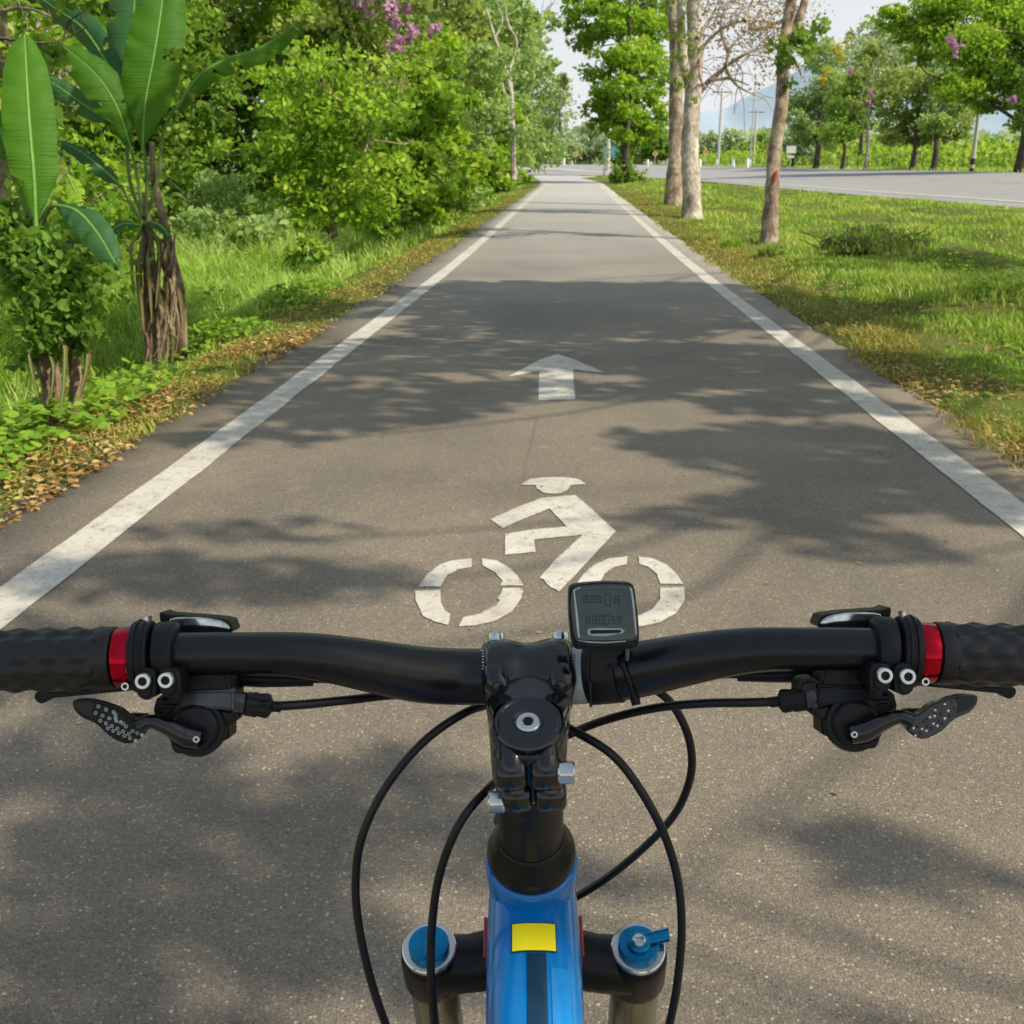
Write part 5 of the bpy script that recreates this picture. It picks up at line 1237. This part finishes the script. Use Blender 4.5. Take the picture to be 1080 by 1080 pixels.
btube('chain', [bbp+Vector((.05,.0,.085)), (bbp+axr)/2+Vector((.048,0,.07)), axr+Vector((.045,0,.05)), axr+Vector((.045,-.05,0)), axr+Vector((.045,0,-.05)), (bbp+axr)/2+Vector((.048,0,-.08)), bbp+Vector((.05,.0,-.085)), bbp+Vector((.05,.085,0)), bbp+Vector((.05,.0,.085))], .0035, sats, None, 6, 8)

# bar prints and the cycle computer
def bar_tick(x, y, wpx, hpx, mat, parent, rad=.0159):
    _, _, d, yc = bar_at(x); off = (y-yc)*d/F; dd_ = d-math.sqrt(max(1e-7, rad*rad-off*off))
    return slab('bar_mark', [(x-wpx/2,y-hpx/2),(x+wpx/2,y-hpx/2),(x+wpx/2,y+hpx/2),(x-wpx/2,y+hpx/2)], dd_-.0002, .0010, mat, parent, 0)
for i in range(9):
    bar_tick(509.5 if i else 508.5, 686+i*3.2, 2.6 if i % 2 == 0 else 1.6, 1.2, whp, hb)
bar_ring('pale_band', 601, 618.5, .0164, pale, hb, .0003)
for i in range(8): bar_tick(605.5, 691+i*3.1, 1.6, 1.1, blackp, hb, .01655)
cc = bar_ring('cycle_computer', 621.5, 655, .0172, plast, None, .0008)
bar_ring('strap', 620.5, 623.5, .0182, rub, cc, .0004)
slab('mount', [(619,683),(661,683),(661,690),(655,694),(655,712),(650,722),(622,722),(619,716)], .572, .014, plast, cc, .002)
slab('mount_clip', [(660,684),(664,684),(664,699),(660,697)], .5695, .006, sats, cc, .0005)
btube('cable_tie', [U(656,700,.5685),U(661,712,.5675),U(667,730,.5690),U(670,741,.574)], [.0016,.0014], plast, cc, 8)
slab('tie_head', [(665,738),(675,736),(676,743),(667,745)], .5765, .004, plast, cc, .0008)
lathe('tie_bolt', U(656.5,704,.5705), -FWD, [(0,.0016),(.0012,.0013)], sats, cc, 12)
outl = [(603,619),(612,616.5),(636,614.6),(661,615.2),(668.5,618),(671,632),(673.5,652),(674.5,672),(672,683),(658,685.5),(636,686.5),(614,685.5),(605,683),(602,666),(600.5,645),(600.5,626)]
slab('body', outl, .5490, .016, plast, cc, .0022, 2)
o2 = [(604,621.5),(612,618),(636,616.4),(661,617),(667.3,620.5),(669.6,634),(671.6,652),(672.6,671),(668,675),(655,676.6),(636,677.4),(616,676.6),(607.5,674.5),(604.3,657),(602.4,638)]
slab('bezel', o2, .5474, .003, bezel, cc, .0010, 2)
o3 = [(607,623),(634,620),(663,621.6),(665.6,636),(668.2,668),(652,668.6),(636,669),(611,668.6),(608.4,648)]
scr = slab('screen', o3, .5470, .001, lcdm, cc, .0003)
slab('bezel_edge', [(604.8,622.5),(612,619),(612.3,620),(606.2,623.2),(609.6,650),(611.5,672),(610,673.6),(608.2,660)], .5468, .001, edgem, cc, .0002)
slab('bezel_edge', [(664,618.8),(666.6,621),(669,636),(671.8,668),(670.4,670.5),(668.4,650),(665.8,626)], .5468, .001, edgem, cc, .0002)
slab('bezel_edge', [(608,675.2),(624,676.8),(640,677.2),(660,675.8),(660,676.9),(640,678.4),(622,678)], .5472, .001, edgem, cc, .0002)
bu = slab('button', [(619,666.6),(621,663.2),(628,662.6),(655,662.8),(659,665),(657,668),(640,671),(626,671),(620.5,669.6)], .5464, .001, pale, cc, .0004)
slab('button_slot', [(622,667),(623.5,664.4),(654,664.2),(656,665.4),(653,667.8),(624,668.8)], .5462, .0008, plast, bu, .0002)
SEG = {'0':'abcdef','2':'abged','8':'abcdefg','9':'abcdfg','5':'afgcd'}
def digit(ch, x, y, w, h, k=1.0):
    t = 1.1*k; s = {'a':(x,y,x+w,y+t),'g':(x,y+h/2-t/2,x+w,y+h/2+t/2),'d':(x,y+h-t,x+w,y+h),'f':(x,y,x+t,y+h/2),'b':(x+w-t,y,x+w,y+h/2),'e':(x,y+h/2,x+t,y+h),'c':(x+w-t,y+h/2,x+w,y+h)}
    for c in SEG[ch]:
        x0,y0,x1,y1 = s[c]; slab('digit_segment', [(x0,y0),(x1,y0),(x1,y1),(x0,y1)], .5468, .0003, lcdd, scr, 0)
for ch, x, y, w, h in (('8',615,628,5,8),('2',622,628,5,8),('8',629,628,5,8),('0',637.5,626,6.5,13),('8',648,628,5.5,9),
                       ('8',618,650,4.5,8),('8',625,649.5,4.5,9),('8',631.5,649,4.5,9.5),('0',637.5,648,5.5,11),('5',645,650,4,8),('8',651,650,4.5,7)):
    digit(ch, x, y, w, h)


# ------------------------------------------------------------------ light, sky, camera
w = bpy.data.worlds.new('World'); scn.world = w; w.use_nodes = True
nt = w.node_tree; nt.nodes.clear()
sky = nt.nodes.new('ShaderNodeTexSky'); sky.sky_type = 'NISHITA'; sky.sun_disc = False
sky.sun_elevation = EL; sky.sun_rotation = AZ; sky.air_density = 1.0; sky.dust_density = 3.5; sky.ozone_density = 1.0
bg = nt.nodes.new('ShaderNodeBackground'); bg.inputs[1].default_value = .127
wo = nt.nodes.new('ShaderNodeOutputWorld'); # thin bright haze and soft cloud over the blue
tcw = nt.nodes.new('ShaderNodeTexCoord'); mpw = nt.nodes.new('ShaderNodeMapping'); mpw.inputs['Scale'].default_value = (1,1,3.2); nt.links.new(tcw.outputs['Generated'], mpw.inputs[0])
cl = ramp(nt, [(.35, (.45,.45,.45)), (.65, (.9,.9,.9))], tex(nt, mpw.outputs[0], 2.4, 6, .6, .3))
sz = nt.nodes.new('ShaderNodeSeparateXYZ'); nt.links.new(tcw.outputs['Generated'], sz.inputs[0])
up_ = mixc(nt, cl.outputs[0], sky.outputs[0], (3.7,4.4,5.2))
el_ = ramp(nt, [(0, (.97,.97,.97)), (.14, (.85,.85,.85)), (.42, (0,0,0))], sz.outputs[2])
hz_ = mixc(nt, el_.outputs[0], up_, (6.9,7.1,7.25))
nt.links.new(hz_, bg.inputs[0]); nt.links.new(bg.outputs[0], wo.inputs[0])
L = bpy.data.lights.new('sun', 'SUN'); L.energy = 5.0; L.angle = R(.55); L.color = (1, .89, .70)
lo = bpy.data.objects.new('sun', L); COL.objects.link(lo); lo.rotation_euler = SUN.to_track_quat('Z', 'Y').to_euler()
cam = bpy.data.cameras.new('camera'); co_ = bpy.data.objects.new('camera', cam); COL.objects.link(co_)
cam.sensor_width = 36; cam.lens = F/1080*36; cam.clip_start = .02; cam.clip_end = 9000
co_.location = (0,0,EYE); co_.rotation_euler = (math.pi/2-PITCH, 0, YAW)
cam.dof.use_dof = True; cam.dof.focus_distance = .82; cam.dof.aperture_fstop = 27
scn.camera = co_
scn.view_settings.view_transform = 'Standard'; scn.view_settings.look = 'None'; scn.view_settings.exposure = 0; scn.view_settings.gamma = 1
scn.render.engine = 'CYCLES'; scn.cycles.use_denoising = True
scn.cycles.max_bounces = 6; scn.cycles.transparent_max_bounces = 4; scn.cycles.diffuse_bounces = 3; scn.cycles.caustics_reflective = False; scn.cycles.caustics_refractive = False
